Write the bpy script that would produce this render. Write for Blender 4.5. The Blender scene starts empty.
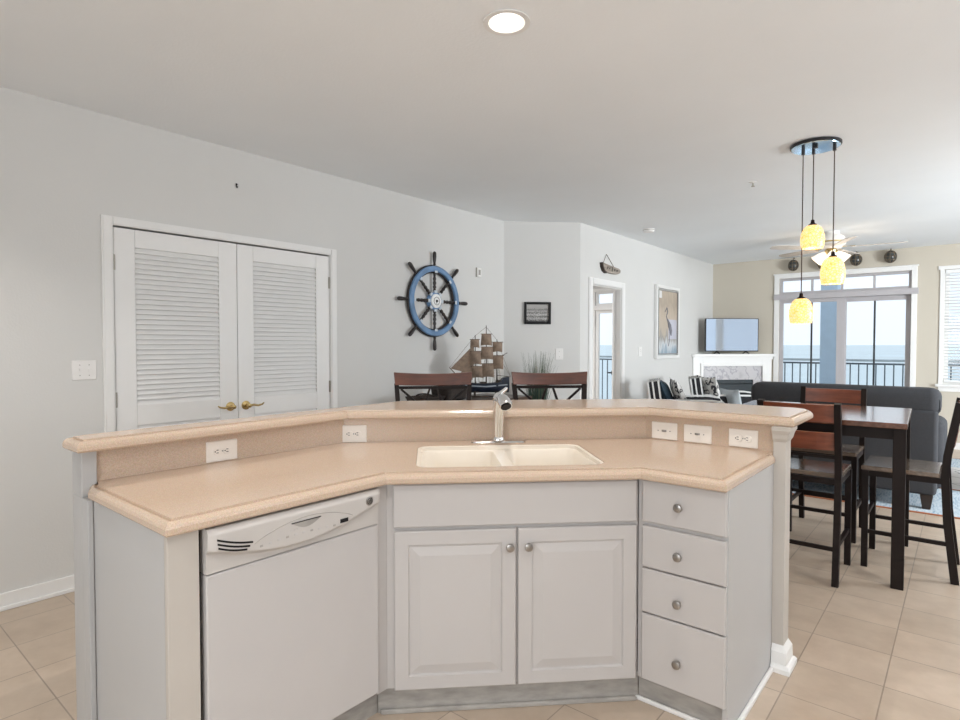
import bpy, bmesh, math, random
from mathutils import Vector, Matrix
from mathutils.geometry import tessellate_polygon
random.seed(7)
PI = math.pi
R2 = math.sqrt(.5)
S = bpy.context.scene
COL = S.collection

# ------------------------------------------------------------------ camera, sky, lights, exposure
CEIL = 2.745
cam_d = bpy.data.cameras.new('camera')
cam = bpy.data.objects.new('camera', cam_d); COL.objects.link(cam)
cam.location = (0, 0, 1.40)
cam.rotation_euler = (math.radians(88.5), 0, math.radians(39.85))
cam_d.sensor_width = 36; cam_d.lens = 583 / 960 * 36
cam_d.clip_start = .05; cam_d.clip_end = 20000
S.camera = cam
S.view_settings.view_transform = 'Standard'
S.view_settings.look = 'None'
S.view_settings.exposure = 0.17
S.view_settings.gamma = 1.0
S.view_settings.use_curve_mapping = False

world = bpy.data.worlds.new('overcast_sky'); S.world = world
world.use_nodes = True
wn = world.node_tree.nodes; wl = world.node_tree.links
wn.clear()
wo = wn.new('ShaderNodeOutputWorld'); wb = wn.new('ShaderNodeBackground')
wt = wn.new('ShaderNodeTexCoord'); ws = wn.new('ShaderNodeSeparateXYZ'); wr = wn.new('ShaderNodeValToRGB')
wl.new(wt.outputs['Generated'], ws.inputs[0]); wl.new(ws.outputs['Z'], wr.inputs[0])
wr.color_ramp.elements[0].position = .0; wr.color_ramp.elements[0].color = (.78, .87, .97, 1)
wr.color_ramp.elements[1].position = .35; wr.color_ramp.elements[1].color = (.95, .98, 1.0, 1)
wl.new(wr.outputs[0], wb.inputs['Color']); wb.inputs['Strength'].default_value = 1.2
wl.new(wb.outputs[0], wo.inputs[0])
S.cycles.max_bounces = 8
S.cycles.diffuse_bounces = 5
S.cycles.sample_clamp_indirect = 6

def area(name, loc, rot, sx, sy, power, col=(1, 1, 1), spread=180):
    d = bpy.data.lights.new(name, 'AREA'); d.shape = 'RECTANGLE'; d.size = sx; d.size_y = sy
    d.energy = power; d.color = col; d.spread = math.radians(spread)
    o = bpy.data.objects.new(name, d); COL.objects.link(o); o.location = loc; o.rotation_euler = rot
    return o
# added unseen fill lights: behind the viewpoint, by the right wall, in the bedroom
area('kitchen_fill', (.6, -2.60, 1.55), (math.radians(90), 0, 0), 2.9, 1.45, 61, (.95, .98, 1.0))
area('living_fill', (3.30, 5.85, 1.55), (math.radians(83), 0, math.radians(60)), 1.7, 1.3, 165, (.92, .97, 1.0), 140)
area('side_up_fill', (3.28, 2.6, 1.5), (math.radians(145), 0, math.radians(90)), 2.5, .8, 46, (.97, .98, 1.0), 120)
area('bedroom_fill', (-5.3, 7.7, 2.68), (0, 0, 0), .5, .5, 70, (.96, .98, 1.0))

# ------------------------------------------------------------------ helpers
def xf(u, n, origin=(0, 0, 0)):
    u = Vector(u).normalized(); n = Vector(n).normalized(); z = Vector((0, 0, 1))
    return Matrix(((u.x, n.x, z.x, origin[0]), (u.y, n.y, z.y, origin[1]), (u.z, n.z, z.z, origin[2]), (0, 0, 0, 1)))

class MB:
    def __init__(s, M=None):
        s.bm = bmesh.new(); s.M = M or Matrix()
    def v(s, p): return s.bm.verts.new(s.M @ Vector(p))
    def f(s, vs):
        try: return s.bm.faces.new(vs)
        except ValueError: return None
    def box(s, a, b, m=None):
        x0, y0, z0 = a; x1, y1, z1 = b
        x0, x1 = min(x0, x1), max(x0, x1); y0, y1 = min(y0, y1), max(y0, y1); z0, z1 = min(z0, z1), max(z0, z1)
        P = [Vector(p) for p in ((x0, y0, z0), (x1, y0, z0), (x1, y1, z0), (x0, y1, z0), (x0, y0, z1), (x1, y0, z1), (x1, y1, z1), (x0, y1, z1))]
        if m: P = [m @ p for p in P]
        V = [s.v(p) for p in P]
        for q in ((0, 3, 2, 1), (4, 5, 6, 7), (0, 1, 5, 4), (1, 2, 6, 5), (2, 3, 7, 6), (3, 0, 4, 7)): s.f([V[i] for i in q])
        return s
    def prism(s, poly, z0, z1):
        n = len(poly)
        A = [s.v((p[0], p[1], z0)) for p in poly]; B = [s.v((p[0], p[1], z1)) for p in poly]
        s.f(A[::-1]); s.f(B)
        for i in range(n): s.f([A[i], A[(i + 1) % n], B[(i + 1) % n], B[i]])
        return s
    def rings(s, rings, cap0=True, cap1=True, closed=True):
        L = [[s.v(p) for p in r] for r in rings]
        n = len(L[0])
        for a, b in zip(L, L[1:]):
            for i in range(n if closed else n - 1): s.f([a[i], a[(i + 1) % n], b[(i + 1) % n], b[i]])
        if cap0: s.f(L[0][::-1])
        if cap1: s.f(L[-1])
        return L
    def tube(s, path, r, seg=8, cap=True):
        path = [Vector(p) for p in path]; n = len(path)
        rr = r if isinstance(r, (list, tuple)) else [r] * n
        T = []
        for i in range(n):
            t = path[min(i + 1, n - 1)] - path[max(i - 1, 0)]; T.append(t.normalized())
        a = Vector((0, 0, 1)) if abs(T[0].z) < .9 else Vector((1, 0, 0))
        nrm = T[0].cross(a).normalized(); out = []
        for i in range(n):
            nrm = (nrm - T[i] * nrm.dot(T[i])).normalized(); b = T[i].cross(nrm)
            out.append([path[i] + (nrm * math.cos(2 * PI * k / seg) + b * math.sin(2 * PI * k / seg)) * rr[i] for k in range(seg)])
        s.rings(out, cap, cap); return s
    def cyl(s, a, b, r, seg=16): return s.tube([a, b], r, seg)
    def lathe(s, prof, c=(0, 0, 0), axis='z', seg=24, cap=True):
        out = []
        for r, h in prof:
            ring = []
            for k in range(seg):
                ca, sa = r * math.cos(2 * PI * k / seg), r * math.sin(2 * PI * k / seg)
                p = {'z': (ca, sa, h), 'x': (h, ca, sa), 'y': (sa, h, ca)}[axis]
                ring.append((c[0] + p[0], c[1] + p[1], c[2] + p[2]))
            out.append(ring)
        s.rings(out, cap, cap); return s
    def bar(s, a, b, w, d, up=(0, 0, 1)):
        # square bar from a to b, w wide across, d deep along 'up'
        a, b = Vector(a), Vector(b); t = (b - a).normalized(); up = Vector(up)
        x = t.cross(up)
        if x.length < 1e-4: x = t.cross(Vector((0, 1, 0)))
        x.normalize(); y = x.cross(t)
        out = [[p + x * (i * w / 2) + y * (j * d / 2) for i, j in ((-1, -1), (1, -1), (1, 1), (-1, 1))] for p in (a, b)]
        s.rings(out); return s
    def path_bar(s, pts, w, d, wdir):
        # rectangular section swept along pts; wdir is the fixed width direction
        pts = [Vector(p) for p in pts]; x = Vector(wdir).normalized(); out = []
        for i, p in enumerate(pts):
            t = (pts[min(i + 1, len(pts) - 1)] - pts[max(i - 1, 0)]).normalized(); y = x.cross(t).normalized()
            out.append([p + x * (i2 * w / 2) + y * (j * d / 2) for i2, j in ((-1, -1), (1, -1), (1, 1), (-1, 1))])
        s.rings(out); return s
    def sphere(s, c, r, sx=1, sy=1, sz=1, seg=16, rg=10):
        out = []
        for i in range(rg + 1):
            t = PI * i / rg; q = max(math.sin(t), .02)
            out.append([(c[0] + r * sx * q * math.cos(2 * PI * k / seg), c[1] + r * sy * q * math.sin(2 * PI * k / seg), c[2] - r * sz * math.cos(t)) for k in range(seg)])
        s.rings(out); return s

def rootM(o):
    m = Matrix()
    while o is not None:
        m = o.matrix_basis.copy() @ m; o = o.parent
    return m
def part(name, mb, mat, parent=None, smooth=False, bevel=0, local=False, label=None):
    bm = mb.bm
    bmesh.ops.recalc_face_normals(bm, faces=bm.faces)
    if parent is not None and not local: bm.transform(rootM(parent).inverted())
    me = bpy.data.meshes.new(name); bm.to_mesh(me); bm.free()
    o = bpy.data.objects.new(name, me); COL.objects.link(o)
    me.materials.append(mat)
    if smooth:
        for p in me.polygons: p.use_smooth = True
        me.set_sharp_from_angle(angle=math.radians(40))
    if bevel:
        b = o.modifiers.new('edge', 'BEVEL'); b.width = bevel; b.segments = 2; b.limit_method = 'ANGLE'; b.angle_limit = math.radians(40)
    if parent is not None: o.parent = parent
    if label: o['label'] = label
    return o
def tag(o, label, cat, group=None):
    o['label'] = label; o['category'] = cat
    if group: o['group'] = group
    return o
def thing(name, label, cat, loc=(0, 0, 0), rz=0, group=None):
    o = bpy.data.objects.new(name, None); COL.objects.link(o); o.empty_display_size = .05
    o.location = loc; o.rotation_euler = (0, 0, rz)
    return tag(o, label, cat, group)
def struct(o): o['kind'] = 'structure'; return o
def dup(root, loc, rz, label):
    def rec(o, par):
        c = o.copy(); COL.objects.link(c)
        if par is not None: c.parent = par
        for ch in list(o.children): rec(ch, c)
        return c
    r = rec(root, None); r.location = loc; r.rotation_euler = (0, 0, rz); r['label'] = label
    return r
def offset_poly(poly, d, flat=()):
    # inward offset of a counter-clockwise polygon (mitred); edges listed in flat stay where they are
    n = len(poly); L = []
    for i in range(n):
        a, b = Vector(poly[i]), Vector(poly[(i + 1) % n]); e = (b - a).normalized(); nn = Vector((-e.y, e.x))
        L.append((a + nn * (0 if i in flat else d), e, nn))
    out = []
    for i in range(n):
        (p, e, n0), (q, f, n1) = L[i - 1], L[i]
        c = e.x * f.y - e.y * f.x
        if abs(c) < 1e-5: out.append(tuple(q)); continue
        t = ((q.x - p.x) * f.y - (q.y - p.y) * f.x) / c
        out.append(tuple(p + e * t))
    return out
def rrect(x0, x1, y0, y1, r, seg=6):
    P = []
    for cx, cy, a0 in ((x1 - r, y1 - r, 0), (x0 + r, y1 - r, 90), (x0 + r, y0 + r, 180), (x1 - r, y0 + r, 270)):
        for k in range(seg + 1):
            a = math.radians(a0 + 90 * k / seg); P.append((cx + r * math.cos(a), cy + r * math.sin(a)))
    return P
def soft_box(mb, a, b, r=.04, seg=3):
    # cushion-like box with rounded edges in every direction
    x0, y0, z0 = a; x1, y1, z1 = b; rg = []
    r = min(r, (z1 - z0) / 2 * .98, (x1 - x0) / 2 * .98, (y1 - y0) / 2 * .98)
    N = 4
    hs = [(z0 + r - r * math.cos(PI / 2 * k / N), r - r * math.sin(PI / 2 * k / N)) for k in range(N + 1)] + \
         [(z1 - r + r * math.sin(PI / 2 * k / N), r - r * math.cos(PI / 2 * k / N)) for k in range(N + 1)]
    for h, ins in hs:
        rad = max(r - ins * .6, r * .3)
        rg.append([(x, y, h) for x, y in rrect(x0 + ins, x1 - ins, y0 + ins, y1 - ins, min(rad, (x1-x0)/2-ins-1e-3, (y1-y0)/2-ins-1e-3), 4)])
    mb.rings(rg); return mb
def cushion(mb, M, w, h, t):
    # square throw pillow, pinched at the corners, standing in M's u-z plane
    n = 10; top = []; bot = []
    def P(i, j, sgn):
        u = -1 + 2 * i / n; q = -1 + 2 * j / n
        pin = 1 - .10 * (u * u * (1 - abs(q)) * 0 + (1 - q * q) * u * u + (1 - u * u) * q * q) * .9
        b = (max(0, (1 - u ** 4)) * max(0, (1 - q ** 4))) ** .6
        return M @ Vector((u * w / 2 * pin, sgn * t / 2 * b, q * h / 2 * pin + h / 2))
    G = [[mb.v(P(i, j, 1)) for j in range(n + 1)] for i in range(n + 1)]
    H = [[mb.v(P(i, j, -1)) if 0 < i < n and 0 < j < n else G[i][j] for j in range(n + 1)] for i in range(n + 1)]
    for i in range(n):
        for j in range(n):
            mb.f([G[i][j], G[i + 1][j], G[i + 1][j + 1], G[i][j + 1]]); mb.f([H[i][j], H[i][j + 1], H[i + 1][j + 1], H[i + 1][j]])
    return mb

# ------------------------------------------------------------------ materials
def new_mat(name):
    m = bpy.data.materials.new(name); m.use_nodes = True
    return m, m.node_tree.nodes, m.node_tree.links, m.node_tree.nodes['Principled BSDF']
def mat(name, col, rough=.5, metal=0, bump=0, bscale=40, vary=0, vscale=8, spec=.5, coat=0, emit=None, estr=0, stretch=None):
    m, N, L, B = new_mat(name)
    B.inputs['Base Color'].default_value = (*col, 1); B.inputs['Roughness'].default_value = rough
    B.inputs['Metallic'].default_value = metal; B.inputs['Specular IOR Level'].default_value = spec
    B.inputs['Coat Weight'].default_value = coat; B.inputs['Coat Roughness'].default_value = .08
    tc = N.new('ShaderNodeTexCoord'); mp = N.new('ShaderNodeMapping'); L.new(tc.outputs['Object'], mp.inputs[0])
    if stretch: mp.inputs['Scale'].default_value = stretch
    if vary:
        nz = N.new('ShaderNodeTexNoise'); nz.inputs['Scale'].default_value = vscale; nz.inputs['Detail'].default_value = 5
        L.new(mp.outputs[0], nz.inputs['Vector'])
        mx = N.new('ShaderNodeValToRGB'); L.new(nz.outputs['Fac'], mx.inputs[0])
        mx.color_ramp.elements[0].position = .3; mx.color_ramp.elements[1].position = .7
        mx.color_ramp.elements[0].color = tuple(max(0, c * (1 - vary)) for c in col) + (1,)
        mx.color_ramp.elements[1].color = tuple(min(1, c * (1 + vary)) for c in col) + (1,)
        L.new(mx.outputs[0], B.inputs['Base Color'])
    if bump:
        n2 = N.new('ShaderNodeTexNoise'); n2.inputs['Scale'].default_value = bscale; L.new(mp.outputs[0], n2.inputs['Vector'])
        bp = N.new('ShaderNodeBump'); bp.inputs['Strength'].default_value = bump; bp.inputs['Distance'].default_value = .004
        L.new(n2.outputs['Fac'], bp.inputs['Height']); L.new(bp.outputs[0], B.inputs['Normal'])
    if emit:
        B.inputs['Emission Color'].default_value = (*emit, 1); B.inputs['Emission Strength'].default_value = estr
    return m
M = {}
M['wall'] = mat('wall_paint', (.68, .68, .67), .75, bump=.15, bscale=90, vary=.01, vscale=3)
M['wall_warm'] = mat('warm_wall', (.58, .535, .455), .75, bump=.15, bscale=90, vary=.01, vscale=3)  # warmer, darker tone than the other walls
M['ceil'] = mat('ceiling_paint', (.865, .895, .92), .9, bump=.2, bscale=70, vary=.012, vscale=2)
M['trim'] = mat('white_trim_paint', (.83, .83, .825), .4, vary=.01)
M['cab'] = mat('white_cabinet_thermofoil', (.515, .495, .487), .42, vary=.012, vscale=4)
M['endp'] = mat('cool_white_panel', (.495, .495, .497), .45, vary=.012, vscale=4)
M['post'] = mat('cream_painted_wood', (.525, .49, .45), .5, vary=.015, vscale=5)
M['kick'] = mat('shaded_scuffed_toe_kick', (.37, .352, .33), .6, vary=.18, vscale=14, stretch=(1, 1, 3))  # grey includes the shadow of the toe-kick recess
M['dw'] = mat('dishwasher_enamel', (.54, .522, .517), .35, vary=.008)
M['dwp'] = mat('dishwasher_plastic', (.545, .52, .50), .4, vary=.008)
M['cream'] = mat('cream_sink_acrylic', (.83, .76, .665), .28, vary=.01)
M['plate'] = mat('ivory_plate_plastic', (.87, .82, .76), .4, vary=.01)
M['wplate'] = mat('white_plate_plastic', (.84, .83, .82), .4, vary=.01)
M['slot'] = mat('dark_slots', (.03, .028, .025), .6, vary=.1)
M['black'] = mat('black_plastic', (.009, .009, .010), .4, vary=.1, spec=.25)
M['chrome'] = mat('polished_chrome', (.82, .83, .84), .08, 1, vary=.02)
M['nickel'] = mat('brushed_nickel', (.36, .345, .33), .3, 1, vary=.06, vscale=60)
M['brass'] = mat('brass', (.62, .47, .22), .25, 1, vary=.08)
M['steel'] = mat('hinge_steel', (.42, .40, .36), .4, 1, vary=.1)
M['bronze'] = mat('dark_metal_frame', (.013, .008, .007), .5, 0, vary=.15, spec=.2)
M['rope'] = mat('rope', (.16, .12, .08), .9, vary=.2)
M['cord'] = mat('brown_cord', (.06, .035, .025), .6, vary=.1)
M['navy'] = mat('ship_hull_blue', (.014, .022, .042), .45, vary=.3, vscale=30)
M['sail'] = mat('ship_sailcloth', (.27, .20, .15), .9, vary=.2, vscale=30)
M['ship_wood'] = mat('ship_dark_wood', (.045, .03, .022), .6, vary=.2)
M['wheel_blue'] = mat('blue_painted_wheel', (.13, .25, .44), .28, vary=.25, vscale=7, coat=.4)
M['wheel_dark'] = mat('dark_turned_wood', (.022, .016, .015), .35, vary=.3, vscale=25)
M['wheel_pale'] = mat('pale_metal_caps', (.62, .68, .75), .3, .4, vary=.05)
M['wheel_face'] = mat('white_hub_face', (.82, .83, .83), .4, vary=.02)
M['gold'] = mat('hub_brass_centre', (.5, .4, .2), .3, .8, vary=.1)
M['sofa'] = mat('charcoal_upholstery', (.040, .042, .048), .9, bump=.5, bscale=220, vary=.18, vscale=160)
M['navy_cloth'] = mat('dark_blue_cloth', (.025, .05, .075), .9, bump=.3, bscale=200, vary=.15, vscale=60)
M['grey_cloth'] = mat('pale_grey_cloth', (.45, .49, .52), .85, bump=.3, bscale=200, vary=.06, vscale=60)
M['white_cloth'] = mat('white_piping', (.80, .80, .79), .8, vary=.03)
M['black_cloth'] = mat('black_upholstery', (.018, .018, .022), .85, bump=.3, bscale=200, vary=.15)
M['stone'] = mat('pale_table_stone', (.62, .60, .57), .3, vary=.05)
M['firebox'] = mat('firebox_dark', (.007, .017, .024), .5, vary=.2)
M['smoked'] = mat('smoked_glass_float', (.05, .055, .055), .15, 0, vary=.3, vscale=25)
M['fan_white'] = mat('fan_white', (.80, .77, .73), .4, vary=.02)
M['fan_blade'] = mat('fan_blade', (.55, .50, .45), .5, vary=.08, vscale=20)
M['lamp_glow'] = mat('frosted_fan_shade', (.9, .85, .8), .4, vary=.01, emit=(1, .86, .70), estr=.75)
M['can_in'] = mat('can_light_baffle', (.80, .76, .68), .4, vary=.01)
M['can_bulb'] = mat('can_light_bulb', (.9, .9, .88), .4, vary=.01, emit=(1, .97, .92), estr=5)
M['canopy'] = mat('canopy_polished', (.62, .78, .90), .12, 1, vary=.03)
M['canopy_edge'] = mat('canopy_dark_edge', (.05, .05, .055), .3, .7, vary=.1)
M['alu'] = mat('window_frame_vinyl', (.47, .455, .475), .5, vary=.02)
M['alu_dark'] = mat('dark_screen_stile', (.05, .055, .06), .5, vary=.1)
M['rail'] = mat('balcony_rail_paint', (.36, .42, .47), .5, vary=.05)
M['rail_dark'] = mat('dark_balcony_metal', (.10, .125, .15), .5, vary=.1)
M['col_out'] = mat('balcony_column_paint', (.42, .55, .70), .7, vary=.03)
M['deck'] = mat('balcony_deck', (.55, .56, .57), .8, vary=.06)
M['sea'] = mat('sea_water', (.47, .58, .66), .5, vary=.06, vscale=.01)
M['blind'] = mat('blind_slats', (.86, .87, .88), .5, vary=.01)
M['grass'] = mat('dry_grass_blades', (.10, .13, .085), .8, vary=.3, vscale=20)
M['grass_green'] = mat('green_grass_blades', (.03, .075, .06), .7, vary=.3, vscale=20)
M['pot'] = mat('dark_pot', (.05, .045, .04), .6, vary=.15)
M['basket'] = mat('woven_basket', (.035, .026, .022), .8, bump=.8, bscale=60, vary=.4, vscale=50)
M['driftwood'] = mat('driftwood_grey', (.33, .29, .25), .85, vary=.35, vscale=16, stretch=(1, .25, 3))
M['art_frame'] = mat('silver_white_frame', (.78, .78, .77), .35, vary=.02)
M['art_side'] = mat('grey_frame_side', (.30, .29, .28), .5, vary=.05)
M['rug_edge'] = mat('rug_rust_binding', (.36, .13, .06), .9, vary=.2)
M['leg_wood'] = mat('espresso_leg_wood', (.03, .018, .013), .45, vary=.2)

def wood(name, c0, c1, rough=.3, axis=0, coat=.0, sc=14):
    m, N, L, B = new_mat(name)
    tc = N.new('ShaderNodeTexCoord'); mp = N.new('ShaderNodeMapping'); L.new(tc.outputs['Object'], mp.inputs[0])
    s = [sc, sc, sc]; s[axis] = sc * .08; mp.inputs['Scale'].default_value = s
    nz = N.new('ShaderNodeTexNoise'); nz.inputs['Scale'].default_value = 2; nz.inputs['Detail'].default_value = 8
    nz.inputs['Roughness'].default_value = .65; L.new(mp.outputs[0], nz.inputs['Vector'])
    cr = N.new('ShaderNodeValToRGB'); cr.color_ramp.elements[0].position = .3; cr.color_ramp.elements[1].position = .72
    cr.color_ramp.elements[0].color = (*c0, 1); cr.color_ramp.elements[1].color = (*c1, 1)
    L.new(nz.outputs['Fac'], cr.inputs[0]); L.new(cr.outputs[0], B.inputs['Base Color'])
    B.inputs['Roughness'].default_value = rough; B.inputs['Coat Weight'].default_value = coat; B.inputs['Coat Roughness'].default_value = .12
    return m
M['red_wood'] = wood('red_stained_wood', (.11, .026, .012), (.27, .07, .030), .34, 0, .25)
M['table_wood'] = wood('table_top_wood', (.075, .030, .018), (.17, .070, .040), .2, 1, .6)
M['seat_wood'] = wood('seat_plank_wood', (.10, .07, .052), (.27, .20, .15), .22, 0, .8)
M['stool_wood'] = wood('dark_red_stool_wood', (.055, .016, .010), (.15, .045, .022), .3, 0, .4)
M['console_wood'] = wood('console_wood', (.05, .03, .02), (.10, .06, .04), .4, 1)

def counter_mat():
    m, N, L, B = new_mat('speckled_beige_solid_surface')
    tc = N.new('ShaderNodeTexCoord')
    n1 = N.new('ShaderNodeTexNoise'); n1.inputs['Scale'].default_value = 330; n1.inputs['Detail'].default_value = 2
    n2 = N.new('ShaderNodeTexVoronoi'); n2.inputs['Scale'].default_value = 190
    L.new(tc.outputs['Object'], n1.inputs['Vector']); L.new(tc.outputs['Object'], n2.inputs['Vector'])
    c1 = N.new('ShaderNodeValToRGB'); e = c1.color_ramp.elements
    e[0].position = .32; e[0].color = (.545, .41, .31, 1); e[1].position = .68; e[1].color = (.67, .53, .415, 1)
    L.new(n1.outputs['Fac'], c1.inputs[0])
    mx = N.new('ShaderNodeMix'); mx.data_type = 'RGBA'; mx.blend_type = 'MULTIPLY'; mx.inputs['Factor'].default_value = .07
    L.new(c1.outputs[0], mx.inputs['A']); L.new(n2.outputs['Color'], mx.inputs['B'])
    L.new(mx.outputs['Result'], B.inputs['Base Color'])
    B.inputs['Roughness'].default_value = .2; B.inputs['Specular IOR Level'].default_value = .5
    return m
M['counter'] = counter_mat()

def tile_mat():
    m, N, L, B = new_mat('beige_floor_tile')
    tc = N.new('ShaderNodeTexCoord'); mp = N.new('ShaderNodeMapping'); L.new(tc.outputs['Object'], mp.inputs[0])
    mp.inputs['Location'].default_value = (.551, -2.552 + .3135 * 20, 0)
    br = N.new('ShaderNodeTexBrick'); br.offset = 0; br.squash = 1
    br.inputs['Scale'].default_value = 1; br.inputs['Brick Width'].default_value = .3135; br.inputs['Row Height'].default_value = .3135
    br.inputs['Mortar Size'].default_value = .0028; br.inputs['Mortar Smooth'].default_value = .1; br.inputs['Bias'].default_value = 0
    br.inputs['Color1'].default_value = (.545, .445, .352, 1); br.inputs['Color2'].default_value = (.615, .505, .405, 1)
    br.inputs['Mortar'].default_value = (.37, .30, .24, 1)
    L.new(mp.outputs[0], br.inputs['Vector'])
    nz = N.new('ShaderNodeTexNoise'); nz.inputs['Scale'].default_value = 7; nz.inputs['Detail'].default_value = 7; nz.inputs['Roughness'].default_value = .6
    L.new(tc.outputs['Object'], nz.inputs['Vector'])
    cr = N.new('ShaderNodeValToRGB'); cr.color_ramp.elements[0].position = .3; cr.color_ramp.elements[1].position = .7
    cr.color_ramp.elements[0].color = (.84, .82, .80, 1); cr.color_ramp.elements[1].color = (1.0, 1.0, 1.0, 1)
    L.new(nz.outputs['Fac'], cr.inputs[0])
    mx = N.new('ShaderNodeMix'); mx.data_type = 'RGBA'; mx.blend_type = 'MULTIPLY'; mx.inputs['Factor'].default_value = 1
    L.new(br.outputs['Color'], mx.inputs['A']); L.new(cr.outputs[0], mx.inputs['B']); L.new(mx.outputs['Result'], B.inputs['Base Color'])
    bp = N.new('ShaderNodeBump'); bp.inputs['Strength'].default_value = .4; bp.inputs['Distance'].default_value = .003; bp.invert = True
    L.new(br.outputs['Fac'], bp.inputs['Height']); L.new(bp.outputs[0], B.inputs['Normal'])
    B.inputs['Roughness'].default_value = .32
    return m
M['tile'] = tile_mat()

def glass_mat():
    m, N, L, B = new_mat('window_glass'); N.remove(B)
    o = N['Material Output']; t = N.new('ShaderNodeBsdfTransparent'); g = N.new('ShaderNodeBsdfGlossy'); mx = N.new('ShaderNodeMixShader')
    fr = N.new('ShaderNodeFresnel'); fr.inputs[0].default_value = 1.35
    t.inputs[0].default_value = (.96, .98, .99, 1); g.inputs['Roughness'].default_value = .02
    L.new(fr.outputs[0], mx.inputs[0]); L.new(t.outputs[0], mx.inputs[1]); L.new(g.outputs[0], mx.inputs[2]); L.new(mx.outputs[0], o.inputs[0])
    return m
M['glass'] = glass_mat()

def shade_mat():
    m, N, L, B = new_mat('amber_mosaic_glass')
    tc = N.new('ShaderNodeTexCoord'); vo = N.new('ShaderNodeTexVoronoi'); vo.feature = 'DISTANCE_TO_EDGE'; vo.inputs['Scale'].default_value = 62
    L.new(tc.outputs['Object'], vo.inputs['Vector'])
    cr = N.new('ShaderNodeValToRGB'); e = cr.color_ramp.elements
    e[0].position = .03; e[0].color = (.82, .50, .13, 1); e[1].position = .2; e[1].color = (1.0, .78, .37, 1)
    L.new(vo.outputs['Distance'], cr.inputs[0])
    v2 = N.new('ShaderNodeTexVoronoi'); v2.inputs['Scale'].default_value = 62; L.new(tc.outputs['Object'], v2.inputs['Vector'])
    mx = N.new('ShaderNodeMix'); mx.data_type = 'RGBA'; mx.blend_type = 'OVERLAY'; mx.inputs['Factor'].default_value = .18
    L.new(cr.outputs[0], mx.inputs['A']); L.new(v2.outputs['Color'], mx.inputs['B'])
    L.new(cr.outputs[0], B.inputs['Base Color']); L.new(mx.outputs['Result'], B.inputs['Emission Color']); B.inputs['Emission Strength'].default_value = .82
    B.inputs['Roughness'].default_value = .25
    return m
M['shade'] = shade_mat()

def ramp_mat(name, scale, stops, axis_scale=(1, 1, 1), rough=.6, detail=6, gradient=None):
    m, N, L, B = new_mat(name)
    tc = N.new('ShaderNodeTexCoord'); mp = N.new('ShaderNodeMapping'); L.new(tc.outputs['Generated' if gradient else 'Object'], mp.inputs[0])
    mp.inputs['Scale'].default_value = axis_scale
    nz = N.new('ShaderNodeTexNoise'); nz.inputs['Scale'].default_value = scale; nz.inputs['Detail'].default_value = detail; L.new(mp.outputs[0], nz.inputs['Vector'])
    cr = N.new('ShaderNodeValToRGB')
    src = nz.outputs['Fac']
    if gradient:
        sp = N.new('ShaderNodeSeparateXYZ'); L.new(tc.outputs['Generated'], sp.inputs[0])
        ma = N.new('ShaderNodeMath'); ma.operation = 'MULTIPLY_ADD'; L.new(nz.outputs['Fac'], ma.inputs[0]); ma.inputs[1].default_value = gradient
        L.new(sp.outputs['Z'], ma.inputs[2]); mb_ = N.new('ShaderNodeMath'); mb_.operation = 'SUBTRACT'; L.new(ma.outputs[0], mb_.inputs[0]); mb_.inputs[1].default_value = gradient / 2
        src = mb_.outputs[0]
    L.new(src, cr.inputs[0])
    while len(cr.color_ramp.elements) < len(stops): cr.color_ramp.elements.new(.5)
    for e, (p, c) in zip(cr.color_ramp.elements, stops): e.position = p; e.color = (*c, 1)
    L.new(cr.outputs[0], B.inputs['Base Color']); B.inputs['Roughness'].default_value = rough
    return m
M['marble'] = ramp_mat('grey_veined_marble', 7, [(.3, (.46, .45, .47)), (.48, (.55, .54, .56)), (.53, (.36, .35, .39)), (.58, (.56, .55, .57))], rough=.25)
M['photo'] = ramp_mat('black_and_white_pier_photo', 18, [(.05, (.03, .03, .03)), (.2, (.55, .54, .53)), (.3, (.03, .03, .03)), (.42, (.66, .65, .64)), (.52, (.04, .04, .04)), (.6, (.55, .54, .53)), (.70, (.05, .05, .05)), (.74, (.40, .39, .38)), (1, (.46, .45, .44))], axis_scale=(1.5, 1.5, 1), gradient=.55)
M['painting'] = ramp_mat('beach_dune_painting', 5, [(.02, (.28, .37, .45)), (.14, (.62, .64, .66)), (.27, (.32, .30, .28)), (.36, (.50, .43, .35)), (.6, (.55, .46, .37)), (.8, (.42, .35, .28)), (1, (.53, .45, .36))], axis_scale=(2, 2, .9), gradient=.5, rough=.4)
M['rug_blue'] = ramp_mat('blue_grey_rug_pile', 26, [(.3, (.22, .33, .44)), (.5, (.48, .57, .64)), (.7, (.62, .66, .69))], axis_scale=(3, .4, 1), rough=.95)
M['rug_white'] = ramp_mat('white_rug_dark_scribbles', 3, [(.40, (.62, .61, .60)), (.49, (.62, .61, .60)), (.505, (.06, .06, .07)), (.52, (.64, .63, .62))], rough=.95, detail=2)
M['pattern_cloth'] = ramp_mat('leaf_print_cloth', 15, [(.40, (.74, .73, .71)), (.50, (.72, .71, .69)), (.52, (.04, .04, .05)), (.60, (.05, .05, .06)), (.62, (.72, .70, .68))], rough=.9, detail=1)
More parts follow.
